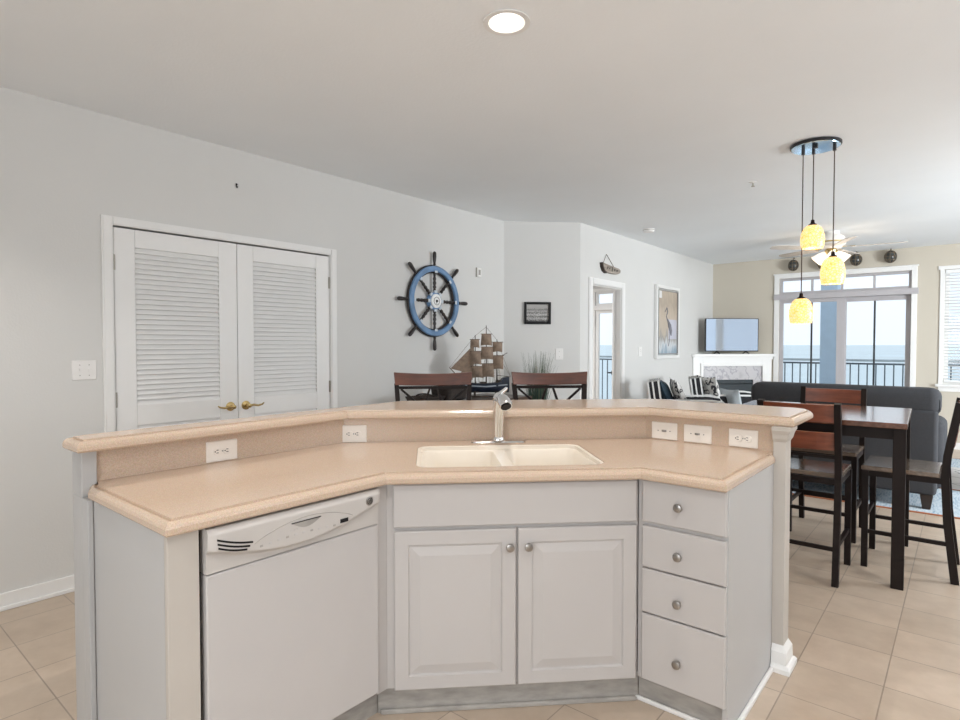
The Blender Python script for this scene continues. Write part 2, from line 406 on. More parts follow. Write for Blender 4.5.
def stripes():
    m, N, L, B = new_mat('black_white_stripe_cloth')
    tc = N.new('ShaderNodeTexCoord'); wv = N.new('ShaderNodeTexWave'); wv.wave_type = 'BANDS'; wv.bands_direction = 'Y'; wv.inputs['Scale'].default_value = 3.2
    wv.inputs['Distortion'].default_value = .6; L.new(tc.outputs['Object'], wv.inputs['Vector'])
    cr = N.new('ShaderNodeValToRGB'); cr.color_ramp.interpolation = 'CONSTANT'
    cr.color_ramp.elements[0].color = (.018, .018, .02, 1); cr.color_ramp.elements[1].position = .5; cr.color_ramp.elements[1].color = (.72, .72, .71, 1)
    L.new(wv.outputs['Fac'], cr.inputs[0]); L.new(cr.outputs[0], B.inputs['Base Color']); B.inputs['Roughness'].default_value = .9
    return m
M['stripe'] = stripes()
M['screen'] = mat('glossy_tv_screen', (.50, .56, .64), .04, 1, vary=.01)

# ------------------------------------------------------------------ room shell
XL, XA, YB = -3.89, -3.29, 10.05         # left wall, far left wall, back wall
XR, YF = 3.4, -2.7                       # right wall, wall behind the camera
YC = 5.07                                # where the angled wall starts
T = .14
struct(part('floor', MB().box((-8, YF - T, -.12), (XR + T, YB + T, 0)), M['tile']))

def ceiling_with_holes(holes, r):
    mb = MB(); x0, x1, y0, y1 = -8, XR + T, YF - T, YB + T
    loops = [[Vector((x0, y0, 0)), Vector((x1, y0, 0)), Vector((x1, y1, 0)), Vector((x0, y1, 0))]]
    for hx, hy in holes: loops.append([Vector((hx + r * math.cos(-2 * PI * k / 32), hy + r * math.sin(-2 * PI * k / 32), 0)) for k in range(32)])
    flat = [p for l in loops for p in l]
    V = [mb.v((p.x, p.y, CEIL)) for p in flat]; W = [mb.v((p.x, p.y, CEIL + .14)) for p in flat]
    for t in tessellate_polygon(loops):
        mb.f([V[i] for i in t]); mb.f([W[i] for i in t])
    k = 0
    for l in loops:
        n = len(l)
        for i in range(n): mb.f([V[k + i], V[k + (i + 1) % n], W[k + (i + 1) % n], W[k + i]])
        k += n
    return mb
CANS = [(-1.495, 1.965), (-2.75, .25), (.1, .75), (.9, 3.2), (-1.0, -.9)]  # last three are unseen, added to light the kitchen
struct(part('ceiling', ceiling_with_holes(CANS, .078), M['ceil']))

def wall_x(x0, x1, y0, y1, holes):
    # wall slab lying along Y; holes are (y0, y1, z0, z1)
    mb = MB(); ys = sorted(set([y0, y1] + [h[0] for h in holes] + [h[1] for h in holes]))
    for a, b in zip(ys, ys[1:]):
        hs = sorted([(h[2], h[3]) for h in holes if h[0] <= a + 1e-6 and h[1] >= b - 1e-6]); z = 0
        for h0, h1 in hs:
            if h0 > z: mb.box((x0, a, z), (x1, b, h0))
            z = h1
        if z < CEIL: mb.box((x0, a, z), (x1, b, CEIL))
    return mb
def wall_y(y0, y1, x0, x1, holes):
    mb = MB(); xs = sorted(set([x0, x1] + [h[0] for h in holes] + [h[1] for h in holes]))
    for a, b in zip(xs, xs[1:]):
        hs = sorted([(h[2], h[3]) for h in holes if h[0] <= a + 1e-6 and h[1] >= b - 1e-6]); z = 0
        for h0, h1 in hs:
            if h0 > z: mb.box((a, y0, z), (b, y1, h0))
            z = h1
        if z < CEIL: mb.box((a, y0, z), (b, y1, CEIL))
    return mb
struct(part('wall_left', wall_x(XL - T, XL, YF - T, YC, [(1.268, 2.796, 0, 2.108)]), M['wall']))
ang = xf((1, 1, 0), (1, -1, 0), (XL, YC, 0))          # u runs along the angled wall, n comes out into the room
struct(part('wall_angled', MB().prism([(XL, YC), (XA, YC + .6), (XA - T, YC + .6 + .058), (XL - T, YC + .058)], 0, CEIL), M['wall']))
TF = .06
struct(part('wall_far_left', wall_x(XA - TF, XA, YC + .6, YB, [(5.934, 6.662, 0, 2.092)]), M['wall']))
struct(part('wall_back', wall_y(YB, YB + T, XA - T, XR + T, [(-2.27, -.60, 0, 2.43), (-.24, 1.0, .87, 2.41)]), M['wall_warm']))
struct(part('wall_bedroom_back', wall_y(YB, YB + T, -8, XA - T, [(-5.50, -4.45, 0, 2.41)]), M['wall']))
struct(part('wall_bedroom_side', MB().box((-8, YC + .66, 0), (-7.86, YB, CEIL)), M['wall']))
struct(part('wall_bedroom_front', MB().box((-7.86, YC + .06, 0), (XL - T, YC + .16, CEIL)), M['wall']))
struct(part('wall_right', wall_x(XR, XR + T, YF - T, YB, [(6.9, 8.9, .85, 2.4), (1.3, 3.9, .9, 2.3), (4.9, 6.75, .9, 2.35)]), M['wall']))
struct(part('wall_front', wall_y(YF - T, YF, XL, XR, [(-.9, 2.1, .8, 2.3)]), M['wall']))

# skirting boards
def skirt(name, mb): return struct(part(name, mb, M['trim'], bevel=.004))
m = MB()
for a, b in ((YF, 1.205), (2.858, YC - .01)): m.box((XL, a, 0), (XL + .014, b, .09)); m.box((XL + .014, a, 0), (XL + .028, b, .022))
skirt('baseboard_left', m)
m = MB(ang).box((.012, 0, 0), (.84, .014, .09)); skirt('baseboard_angled', m)
m = MB()
for a, b in ((YC + .61, 5.84), (6.755, 9.1)): m.box((XA, a, 0), (XA + .014, b, .09))
skirt('baseboard_far_left', m)
m = MB()
for a, b in ((-2.36, -2.34), (-.52, XR)): m.box((a, YB - .014, 0), (b, YB, .09))
skirt('baseboard_back', m)

# ------------------------------------------------------------------ louvred closet doors on the left wall
LW = xf((0, 1, 0), (1, 0, 0), (XL, 0, 0))     # u = y, n = +x
m = MB(LW)
for a, b in ((1.206, 1.266), (2.798, 2.856)):
    m.box((a, 0, 0), (b, .016, 2.158)); m.box((a + .008, .016, 0), (b - .008, .022, 2.15))
m.box((1.266, 0, 2.108), (2.798, .016, 2.158)); m.box((1.266, .016, 2.114), (2.798, .022, 2.15))
for a, b in ((1.268, 1.2705), (2.7935, 2.796)): m.box((a, -.1, 0), (b, 0, 2.1055))
struct(part('trim_1', m, M['trim'], bevel=.004))
def louver_door(name, y0, y1, l0, l1, hinge_y, knob_y, out):
    root = thing(name, None, None, (XL, (y0 + y1) / 2, .008)); del root['label']; del root['category']; struct(root)
    m = MB(LW); zt = 2.098
    for a, b, c, d in ((y0, l0, .008, zt), (l1, y1, .008, zt), (l0, l1, 1.990, zt), (l0, l1, .905, 1.030), (l0, l1, .008, .25)):
        m.box((a, -.035, c), (b, 0, d))
    part('door_frame', m, M['trim'], root, bevel=.003)
    for z0, z1 in ((1.030, 1.990), (.25, .905)):
        m = MB(LW); n = round((z1 - z0) / .0312); p = (z1 - z0) / n
        m.box((l0 - .005, -.034, z0 - .005), (l1 + .005, -.030, z1 + .005))
        for k in range(n):
            zc = z0 + p * (k + .5)
            rot = Matrix.Translation((0, -.016, zc)) @ Matrix.Rotation(math.radians(-62), 4, 'X')
            m.box((l0, -.0185, -.003), (l1, .0185, .003), rot)
        part('louver_panel', m, M['trim'], root)
    for z in (1.89, 1.07, .24):
        m = MB(LW).cyl((hinge_y, .006, z - .045), (hinge_y, .006, z + .045), .006, 8).box((hinge_y - .008, -.002, z - .045), (hinge_y + .008, .003, z + .045))
        part('hinge', m, M['steel'], root, label='steel hinge')
    m = MB(LW).lathe([(.004, 0), (.031, 0), (.031, .005), (.024, .009), (.012, .012), (.010, .042), (.014, .046), (.014, .058), (.006, .062)], (knob_y, 0, .975), 'y', 20)
    s = out
    m.tube([(knob_y, .052, .975), (knob_y + s * .03, .054, .979), (knob_y + s * .065, .054, .972), (knob_y + s * .095, .053, .978), (knob_y + s * .11, .05, .988)], [.009, .008, .007, .006, .004], 8)
    part('door_handle', m, M['brass'], root, smooth=True, label='brass lever handle')
louver_door('door_1', 1.2725, 2.0305, 1.388, 1.905, 1.272, 1.975, -1)
louver_door('door_2', 2.0345, 2.7915, 2.152, 2.673, 2.792, 2.087, 1)
struct(part('wall_closet', MB().box((XL - .7, 1.0, 0), (XL - .66, 3.05, CEIL)).box((XL - .66, 1.0, 0), (XL - T, 1.04, CEIL)).box((XL - .66, 3.01, 0), (XL - T, 3.05, CEIL)), M['wall']))

# ------------------------------------------------------------------ windows
def rect_frame(mb, x0, x1, z0, z1, y0, y1, w, wb=None):
    wb = w if wb is None else wb
    mb.box((x0, y0, z0), (x0 + w, y1, z1)); mb.box((x1 - w, y0, z0), (x1, y1, z1))
    mb.box((x0 + w, y0, z1 - w), (x1 - w, y1, z1)); mb.box((x0 + w, y0, z0), (x1 - w, y1, z0 + wb))
w1 = thing('window_1', None, None, (-1.43, YB, 0)); del w1['label']; del w1['category']; struct(w1)
m = MB()
m.box((-2.34, YB - .022, 0), (-2.27, YB, 2.495)); m.box((-.60, YB - .022, 0), (-.535, YB, 2.495)); m.box((-2.27, YB - .022, 2.43), (-.60, YB, 2.495))
m.box((-2.355, YB - .03, 2.485), (-.52, YB, 2.505))
part('casing', m, M['trim'], w1, bevel=.004)
m = MB().box((-2.34, YB - .05, 2.10), (-.52, YB + .10, 2.185))
part('transom_bar', m, M['alu'], w1, bevel=.004)
m = MB(); rect_frame(m, -2.27, -.60, 2.185, 2.43, YB + .02, YB + .09, .035)
for x in (-1.825, -1.435, -1.035): m.box((x - .014, YB + .03, 2.22), (x + .014, YB + .08, 2.395))
part('transom_frame', m, M['alu'], w1, bevel=.003)
part('transom_glass', MB().box((-2.235, YB + .052, 2.22), (-.635, YB + .057, 2.395)), M['glass'], w1)
m = MB(); rect_frame(m, -2.27, -1.44, .02, 2.10, YB + .02, YB + .06, .055, .09); part('door_sash', m, M['alu'], w1, bevel=.003)
m = MB(); rect_frame(m, -1.44, -.60, .02, 2.10, YB + .065, YB + .105, .065, .09); m.box((-1.44, YB + .02, .02), (-1.385, YB + .06, 2.1)); part('door_sash', m, M['alu'], w1, bevel=.003)
part('door_glass', MB().box((-2.215, YB + .038, .11), (-1.495, YB + .043, 2.045)), M['glass'], w1)
part('door_glass', MB().box((-1.375, YB + .083, .11), (-.665, YB + .088, 2.035)), M['glass'], w1)
for x in (-1.838, -1.032): part('screen_stile', MB().box((x - .012, YB + .108, .05), (x + .012, YB + .125, 2.06)), M['alu_dark'], w1)
w2 = thing('window_2', None, None, (.38, YB, .87)); del w2['label']; del w2['category']; struct(w2)
m = MB()
m.box((-.29, YB - .02, .87), (-.24, YB, 2.41)); m.box((1.0, YB - .02, .87), (1.05, YB, 2.41)); m.box((-.31, YB - .024, 2.41), (1.07, YB, 2.46))
part('casing', m, M['trim'], w2, bevel=.004)
part('window_sill', MB().box((-.32, YB - .07, .835), (1.08, YB, .87)).box((-.29, YB - .02, .77), (1.05, YB, .835)), M['trim'], w2, bevel=.004)
m = MB(); rect_frame(m, -.24, 1.0, .87, 2.41, YB + .05, YB + .11, .05); m.box((-.19, YB + .05, 1.60), (.95, YB + .11, 1.65)); part('window_frame', m, M['trim'], w2)
part('window_glass', MB().box((-.19, YB + .078, .92), (.95, YB + .083, 2.36)), M['glass'], w2)
def blind(name, label, Mx, u0, u1, z0, z1, grp=None):
    root = thing(name, label, 'blind', (0, 0, 0)); root.location = Mx @ Vector(((u0 + u1) / 2, 0, z1))
    part('headrail', MB(Mx).box((u0, -.02, z1 - .04), (u1, .02, z1)), M['blind'], root)
    m = MB(Mx); n = round((z1 - z0 - .08) / .042)
    for k in range(n):
        rot = Matrix.Translation((0, 0, z0 + .045 + k * .042)) @ Matrix.Rotation(math.radians(14), 4, 'X')
        m.box((u0, -.022, -.0015), (u1, .022, .0015), rot)
    part('slats', m, M['blind'], root)
    part('bottom_rail', MB(Mx).box((u0, -.02, z0), (u1, .02, z0 + .022)), M['blind'], root)
    return root
blind('window_blind', 'white horizontal slat blind in the window right of the sliding door', xf((1, 0, 0), (0, -1, 0), (0, YB + .022, 0)), -.23, .99, .9, 2.405)
blind('window_blind', 'white slat blind on the side window, mirrored in the television', xf((0, 1, 0), (-1, 0, 0), (XR + .03, 0, 0)), 7.53, 8.88, .86, 2.395)
# bedroom door-window
w3 = thing('window_3', None, None, (-5.0, YB, 0)); del w3['label']; del w3['category']; struct(w3)
m = MB(); m.box((-5.60, YB - .02, 0), (-5.50, YB, 2.47)); m.box((-4.45, YB - .02, 0), (-4.38, YB, 2.47)); m.box((-5.50, YB - .02, 2.41), (-4.45, YB, 2.47)); m.box((-5.50, YB - .03, 2.06), (-4.45, YB + .1, 2.15))
part('casing', m, M['trim'], w3)
m = MB(); rect_frame(m, -5.50, -4.45, 2.15, 2.41, YB + .03, YB + .09, .04); rect_frame(m, -5.50, -4.45, .03, 2.06, YB + .03, YB + .08, .06, .30)
part('window_frame', m, M['trim'], w3)
part('window_glass', MB().box((-5.45, YB + .056, .1), (-4.5, YB + .061, 2.38)), M['glass'], w3)
# frames: mirrored side window, and unseen windows added to match the fill lights
for nm, (a, b, c, d) in (('window_4', (6.9, 8.9, .85, 2.4)), ('added_window_5', (1.3, 3.9, .9, 2.3)), ('added_window_7', (4.9, 6.75, .9, 2.35))):
    w = thing(nm, None, None, (XR, (a + b) / 2, c)); del w['label']; del w['category']; struct(w)
    m = MB(xf((0, 1, 0), (1, 0, 0), (XR, 0, 0))); rect_frame(m, a, b, c, d, .04, .1, .06); c0 = 7.42 if nm == 'window_4' else (a + b) / 2; m.box((c0 - .09, .03, c), (c0 + .09, .12, d))
    part('window_frame', m, M['trim'], w)
w = thing('added_window_6', None, None, (.6, YF, .8)); del w['label']; del w['category']; struct(w)
m = MB(); rect_frame(m, -.9, 2.1, .8, 2.3, YF - .1, YF - .04, .05); m.box((.57, YF - .1, .85), (.63, YF - .04, 2.25)); part('window_frame', m, M['trim'], w)

# ------------------------------------------------------------------ bedroom doorway
AW = xf((0, 1, 0), (1, 0, 0), (XA, 0, 0))
m = MB(AW)
for a, b in ((5.846, 5.932), (6.664, 6.748)): m.box((a, 0, 0), (b, .016, 2.165)); m.box((a + .01, .016, 0), (b - .012, .022, 2.155))
m.box((5.932, 0, 2.094), (6.664, .016, 2.165)); m.box((5.932, .016, 2.1), (6.664, .022, 2.155))
m.box((5.936, -TF, 0), (5.944, 0, 2.09)); m.box((6.652, -TF, 0), (6.66, 0, 2.09)); m.box((5.944, -TF, 2.08), (6.652, 0, 2.09))
struct(part('trim_2', m, M['trim'], bevel=.004))
d3 = thing('door_3', None, None, (XA - TF - .01, 6.64, .008), 0); del d3['label']; del d3['category']; struct(d3)
DM = xf((-.475, .88, 0), (-.88, -.475, 0), (XA - TF - .004, 6.67, 0))
m = MB(DM).box((.0, 0, .01), (.70, .036, 2.07))
part('door_panel', m, M['trim'], d3, bevel=.003)
m = MB(DM).lathe([(.004, 0), (.028, 0), (.028, .006), (.01, .01), (.009, .05), (.004, .055)], (.64, .036, 1.02), 'y', 16).tube([(.64, .085, 1.02), (.58, .087, 1.025), (.53, .085, 1.03)], [.009, .008, .006])
m.lathe([(.004, 0), (.028, 0), (.028, -.006), (.01, -.01), (.009, -.05), (.004, -.055)], (.64, 0, 1.02), 'y', 16).tube([(.64, -.05, 1.02), (.58, -.052, 1.025), (.53, -.05, 1.03)], [.009, .008, .006])
part('door_handle', m, M['bronze'], d3, smooth=True, label='dark lever handle')

# ------------------------------------------------------------------ balcony and sea
struct(part('balcony_floor', MB().box((-8, YB + T, -.14), (4.5, 12.35, -.04)), M['deck']))
cl = thing('balcony_column', 'square pale blue balcony column beyond the sliding door', 'column', (-1.89, 12.08, -.04))
part('shaft', MB().box((-2.02, 11.92, -.04), (-1.76, 12.24, 3.2)), M['col_out'], cl, bevel=.006)
part('base', MB().box((-2.05, 11.89, -.04), (-1.73, 12.27, .08)), M['col_out'], cl, bevel=.006)
def railing(name, label, x0, x1):
    root = thing(name, label, 'railing', ((x0 + x1) / 2, 12.0, -.04))
    part('top_rail', MB().box((x0, 11.95, 1.11), (x1, 12.07, 1.15)), M['rail'], root, bevel=.005)
    part('middle_rail', MB().box((x0, 11.99, 1.055), (x1, 12.03, 1.085)), M['rail_dark'], root)
    part('bottom_rail', MB().box((x0, 11.99, .04), (x1, 12.03, .07)), M['rail_dark'], root)
    n = round((x1 - x0) / .125)
    for k in range(n):
        x = x0 + (k + .5) * (x1 - x0) / n
        part('baluster', MB().box((x - .009, 12.001, .07), (x + .009, 12.019, 1.055)), M['rail_dark'], root)
    for x in (x0 + .03, x1 - .03)[(1 if x0 > -2 else 0):(1 if x1 < -1.9 else 2)]: part('post', MB().box((x - .025, 11.985, -.04), (x + .025, 12.035, 1.11)), M['rail_dark'], root)
railing('balcony_railing', 'dark balcony railing left of the pale column', -3.3, -2.03)
railing('balcony_railing', 'long dark balcony railing right of the pale column', -1.75, 2.0)
railing('balcony_railing', 'dark balcony railing seen through the bedroom doorway', -7.2, -4.3)
struct(part('sea', MB().box((-9000, 60, -9.2), (9000, 16000, -9)), M['sea']))

# ------------------------------------------------------------------ kitchen peninsula
CZ, BZ = .933, 1.09
def P45(s, d): return ((s - d) * R2, (s + d) * R2)        # along the sink run, depth away from the cook
SK = xf((R2, R2, 0), (R2, -R2, 0), (0, 0, 0))             # u = s, n = -d, for the sink run
RW = xf((1, 0, 0), (0, -1, 0), (0, 0, 0))                 # u = x, n = -y, drawer run
DW = xf((0, 1, 0), (1, 0, 0), (0, 0, 0))                  # u = y, n = x, dishwasher run
# low wall that carries the bar
xo, do, yo = -2.36, 2.935, 2.86
xi, di, yi = -2.31, 2.856, 2.80
def bend(x=None, y=None, d=None): return (x, x + d / R2) if y is None else (y - d / R2, y)
struct(part('wall_island', MB().prism([(xi, .682), bend(x=xi, d=di), bend(y=yi, d=di), (-.635, yi), (-.635, yo), bend(y=yo, d=do), bend(x=xo, d=do), (xo, .682)], 0, BZ - .04), M['post']))
struct(part('trim_3', MB().box((-2.362, .634, 0), (-2.262, .652, .888)).box((-2.362, .634, .888), (-2.264, .680, BZ - .04)).box((-2.262, .634, 0), (-2.21, .652, .888)), M['endp'], bevel=.003))

# counter slabs with the stepped edge
def slab(poly, ztop, th, hole=None, flat=()):
    mb = MB()
    prof = [(.027, 0), (.0265, -.0085), (.0225, -.0095), (.0165, -.0045), (.010, -.0065), (.003, -.014), (0, -.022), (0, -th + .006), (.005, -th)]
    L = [[mb.v((x, y, ztop + dz)) for x, y in offset_poly(poly, ins, flat)] for ins, dz in prof]
    n = len(poly)
    for a, b in zip(L, L[1:]):
        for i in range(n): mb.f([a[i], a[(i + 1) % n], b[(i + 1) % n], b[i]])
    for ring in (L[0], L[-1]):
        loops = [[v.co.copy() for v in ring]]; V = list(ring)
        for p in loops[0]: p.z = 0
        if hole:
            z = ring[0].co.z; H = [mb.v((x, y, z)) for x, y in hole]; V += H
            loops.append([Vector((x, y, 0)) for x, y in hole])
            if ring is L[0]: H0 = H
            else:
                k = len(H)
                for i in range(k): mb.f([H0[i], H0[(i + 1) % k], H[(i + 1) % k], H[i]])
        for t in tessellate_polygon(loops): mb.f([V[i] for i in t])
    return mb
sink_out = [P45(s, d) for s, d in rrect(-.045, .700, 2.215, 2.690, .055)]
cpoly = [(-1.607, .636), bend(x=-1.607, d=2.123), bend(y=2.067, d=2.123), (-.622, 2.067), (-.622, 2.7205), (-.6335, 2.7205), (-.6335, 2.799), bend(y=2.799, d=2.855), bend(x=-2.309, d=2.855), (-2.309, .6815), (-2.2625, .6815), (-2.2625, .655), (-2.21, .636)]
ct = thing('countertop', 'long speckled beige kitchen counter with stepped edge around the sink', 'countertop', (-1.5, 1.9, CZ - .04))
part('slab', slab(cpoly, CZ, .042, sink_out, (4, 5, 6, 7, 8, 9, 10)), M['counter'], ct)
b0, bd, by = -2.28, 2.826, 2.77
part('backsplash', MB().prism([(b0, .681), bend(x=b0, d=bd), bend(y=by, d=bd), (-.634, by), (-.634, yi - .001), bend(y=yi - .001, d=di - .001), bend(x=xi + .001, d=di - .001), (xi + .001, .681)], CZ, BZ - .04), M['counter'], ct)
bar = thing('breakfast_bar', 'raised speckled beige breakfast bar above the sink counter', 'breakfast bar', (-1.8, 2.4, BZ - .04))
bpoly = [(-2.185, .60), bend(x=-2.225, d=2.775), bend(y=2.73, d=2.775), (-.552, 2.735), (-.552, 3.12), (-.575, 3.19), (-.64, 3.225), bend(y=3.225, d=3.27), bend(x=-2.42, d=3.27), (-2.36, .66), (-2.335, .60)]
part('slab', slab(bpoly, BZ, .040), M['counter'], bar)

# sink
sk = thing('sink', 'cream double bowl sink set flush in the beige counter', 'sink', (*P45(.33, 2.45), CZ - .2))
mb = MB()
def sring(s0, s1, d0, d1, r, z): return [(*P45(s, d), z) for s, d in rrect(s0, s1, d0, d1, r)]
O = [[mb.v(p) for p in sring(-.044, .699, 2.216, 2.689, .054, z)] for z in (CZ - .0015,)] + [[mb.v(p) for p in sring(-.032, .687, 2.228, 2.677, .045, z)] for z in (CZ - .004, CZ - .02)]
for a, b in zip(O, O[1:]):
    for i in range(len(a)): mb.f([a[i], a[(i + 1) % len(a)], b[(i + 1) % len(b)], b[i]])
bowls = [(-.026, .297, 2.234, 2.671), (.345, .681, 2.234, 2.671)]
loops = [[Vector((v.co.x, v.co.y, 0)) for v in O[-1]]]; V = list(O[-1])
for (a, b, c, d) in bowls:
    rgs = [[mb.v(p) for p in sring(a + i, b - i, c + i, d - i, .06, CZ - z)] for i, z in ((0, .02), (.006, .03), (.014, .12), (.03, .17), (.06, .185))]
    for p, q in zip(rgs, rgs[1:]):
        for i in range(len(p)): mb.f([p[i], p[(i + 1) % len(p)], q[(i + 1) % len(q)], q[i]])
    mb.f(rgs[-1]); V += rgs[0]; loops.append([Vector((v.co.x, v.co.y, 0)) for v in rgs[0]])
for t in tessellate_polygon(loops): mb.f([V[i] for i in t])
part('basin', mb, M['cream'], sk, smooth=True)
for s in (.135, .513): part('drain', MB().lathe([(.002, 0), (.04, 0), (.042, .003), (.03, .004), (.002, .002)], (*P45(s, 2.45), CZ - .1845)), M['chrome'], sk, smooth=True, label='chrome drain')

# faucet
fx = thing('faucet', 'chrome single lever kitchen tap behind the cream sink', 'faucet', (*P45(.335, 2.752), CZ))
FM = xf((R2, R2, 0), (R2, -R2, 0), (*P45(.335, 2.752), CZ))
mb = MB(FM); rg = []
for ins, z in ((.002, 0), (0, .003), (.004, .009), (.012, .012)): rg.append([(u, n, z + .0003) for u, n in rrect(-.132 + ins, .132 - ins, -.029 + ins, .029 - ins, .027 - ins)])
mb.rings(rg); part('base_plate', mb, M['chrome'], fx, smooth=True)
mb = MB(FM).lathe([(.032, .0125), (.032, .02), (.027, .03)], seg=24)
mb.tube([(0, 0, .02), (.001, .003, .07), (.002, .008, .13), (.004, .018, .185), (.006, .032, .21)], [.027, .027, .029, .031, .029], 20)
part('body', mb, M['chrome'], fx, smooth=True)
mb = MB(FM).tube([(.006, .018, .206), (.010, .05, .214), (.015, .085, .208), (.020, .115, .192), (.0215, .124, .184)], [.022, .026, .030, .031, .028], 20)
part('spray_head', mb, M['chrome'], fx, smooth=True)
mb = MB(FM).tube([(.0215, .1245, .1835), (.022, .1262, .1815)], [.025, .023], 20); part('nozzle', mb, M['black'], fx, smooth=True, label='dark spray nozzle')
mb = MB(FM).sphere((0, .012, .216), .026).tube([(0, .012, .226), (.015, .006, .240), (.034, .0, .254), (.042, -.002, .262)], [.013, .010, .009, .007], 10)
part('lever', mb, M['chrome'], fx, smooth=True)

# wall plates
def recept(root, Mx, u, z, n0):
    for s in (-1, 1):
        c = u + s * .02
        rg = [[(x, n0 + dn, z + y) for x, y in rrect(c - .0165 + ins, c + .0165 - ins, -.014 + ins, .014 - ins, .012 - ins)] for ins, dn in ((0, 0), (.001, .003))]
        mb = MB(Mx); mb.rings(rg); fc = part('receptacle', mb, M['plate'], root)
        mb = MB(Mx).box((c - .006, n0 + .0025, z + .004), (c + .003, n0 + .0036, z + .0068)).box((c - .006, n0 + .0025, z - .0068), (c + .003, n0 + .0036, z - .004)).cyl((c + .0085 * -1 - .002, n0 + .0025, z), (c - .0105, n0 + .0036, z), .0028, 8)
        part('slots', mb, M['slot'], fc, label='dark outlet slots')
    part('screw', MB(Mx).cyl((u, n0, z), (u, n0 + .002, z), .003, 8), M['nickel'], root)
def wall_plate(name, label, Mx, u, z, w, h, mt, kind, cat):
    root = thing(name, label, cat); root.location = Mx @ Vector((u, 0, z))
    rg = [[(x, n, y) for x, y in rrect(u - w / 2 + i, u + w / 2 - i, z - h / 2 + i, z + h / 2 - i, .004)] for i, n in ((0, .0005), (0, .003), (.003, .006))]
    mb = MB(Mx); mb.rings(rg); part('plate', mb, mt, root)
    if kind == 'duplex': recept(root, Mx, u, z, .006)
    elif kind == 'htoggle':
        part('toggle', MB(Mx).box((u - .012, .006, z - .005), (u + .012, .0075, z + .005)).box((u - .001, .0075, z - .004), (u + .009, .017, z + .004), ), M['nickel'], root, bevel=.001)
        for s in (-.03, .03): part('screw', MB(Mx).cyl((u + s, .006, z), (u + s, .0075, z), .003, 8), M['nickel'], root)
    else:
        k = kind
        for i in range(k):
            c = u + (i - (k - 1) / 2) * .046
            part('toggle', MB(Mx).box((c - .006, .006, z - .012), (c + .006, .0072, z + .012)).box((c - .004, .0072, z - .002), (c + .004, .016, z + .009)), mt, root, bevel=.001)
            for s in (-.03, .03): part('screw', MB(Mx).cyl((c, .006, z + s), (c, .0075, z + s), .003, 8), M['nickel'], root)
    return root
wall_plate('wall_outlet', 'ivory double outlet on the left stretch of beige backsplash', xf((0, 1, 0), (1, 0, 0), (b0, 0, 0)), 1.12, .977, .126, .082, M['plate'], 'duplex', 'outlet')
wall_plate('wall_outlet', 'ivory double outlet on the backsplash left of the sink', xf((R2, R2, 0), (R2, -R2, 0), (-bd * R2, bd * R2, 0)), -.353, .974, .124, .082, M['plate'], 'duplex', 'outlet')
RB = xf((1, 0, 0), (0, -1, 0), (0, by, 0))
wall_plate('light_switch', 'ivory sideways toggle switch nearest the sink on the right backsplash', RB, -1.132, .978, .128, .083, M['plate'], 'htoggle', 'switch')
wall_plate('light_switch', 'ivory sideways toggle switch between the other switch and the right outlet', RB, -.970, .978, .130, .083, M['plate'], 'htoggle', 'switch')
wall_plate('wall_outlet', 'ivory double outlet at the right end of the backsplash by the post', RB, -.766, .978, .124, .08, M['plate'], 'duplex', 'outlet')

# end post at the right
ps = thing('end_post', 'cream square post with flared capital at the right end of the bar', 'post', (-.62, 2.78, 0))
part('shaft', MB().box((-.632, 2.722, .0), (-.581, 2.81, 1.0)), M['post'], ps, bevel=.003)
mb = MB(); rg = []
for e, z in ((.0, .985), (.006, .995), (.008, 1.0), (.012, 1.018), (.018, 1.032), (.020, 1.034), (.020, 1.0495)):
    rg.append([(x, y, z) for x, y in ((-.632 - e * .1, 2.722 - e), (-.581 + e, 2.722 - e), (-.581 + e, 2.81 + e), (-.632 - e * .1, 2.81 + e))])
mb.rings(rg); part('capital', mb, M['post'], ps)
mb = MB(); rg = []
for e, z in ((.030, 0), (.030, .02), (.022, .03), (.016, .034), (.014, .085), (.006, .1), (0, .112)):
    rg.append([(x, y, z) for x, y in ((-.632 + .0065, 2.722 - e), (-.581 + e, 2.722 - e), (-.581 + e, 2.81 + e), (-.632 + .0065, 2.81 + e))])
mb.rings(rg); part('base_moulding', mb, M['trim'], ps)

# raised-panel and slab fronts
def front(Mx, u0, u1, z0, z1, n0, t, raised):
    mb = MB(Mx); rr = [(0, 0), (0, t - .004), (.004, t)]
    if raised: rr += [(.052, t), (.056, t - .008), (.062, t - .008), (.064, t - .007), (.092, t - .0005), (.094, t)]
    mb.rings([[(u0 + i, n0 + h, z0 + i), (u1 - i, n0 + h, z0 + i), (u1 - i, n0 + h, z1 - i), (u0 + i, n0 + h, z1 - i)] for i, h in rr])
    return mb
def knob(Mx, u, z, n0, par):
    part('knob', MB(Mx).lathe([(.003, 0), (.007, 0), (.006, .010), (.009, .014), (.0155, .018), (.0165, .022), (.015, .026), (.010, .028), (.003, .0285)], (u, n0, z), 'y', 20), M['nickel'], par, smooth=True, label='brushed nickel knob')
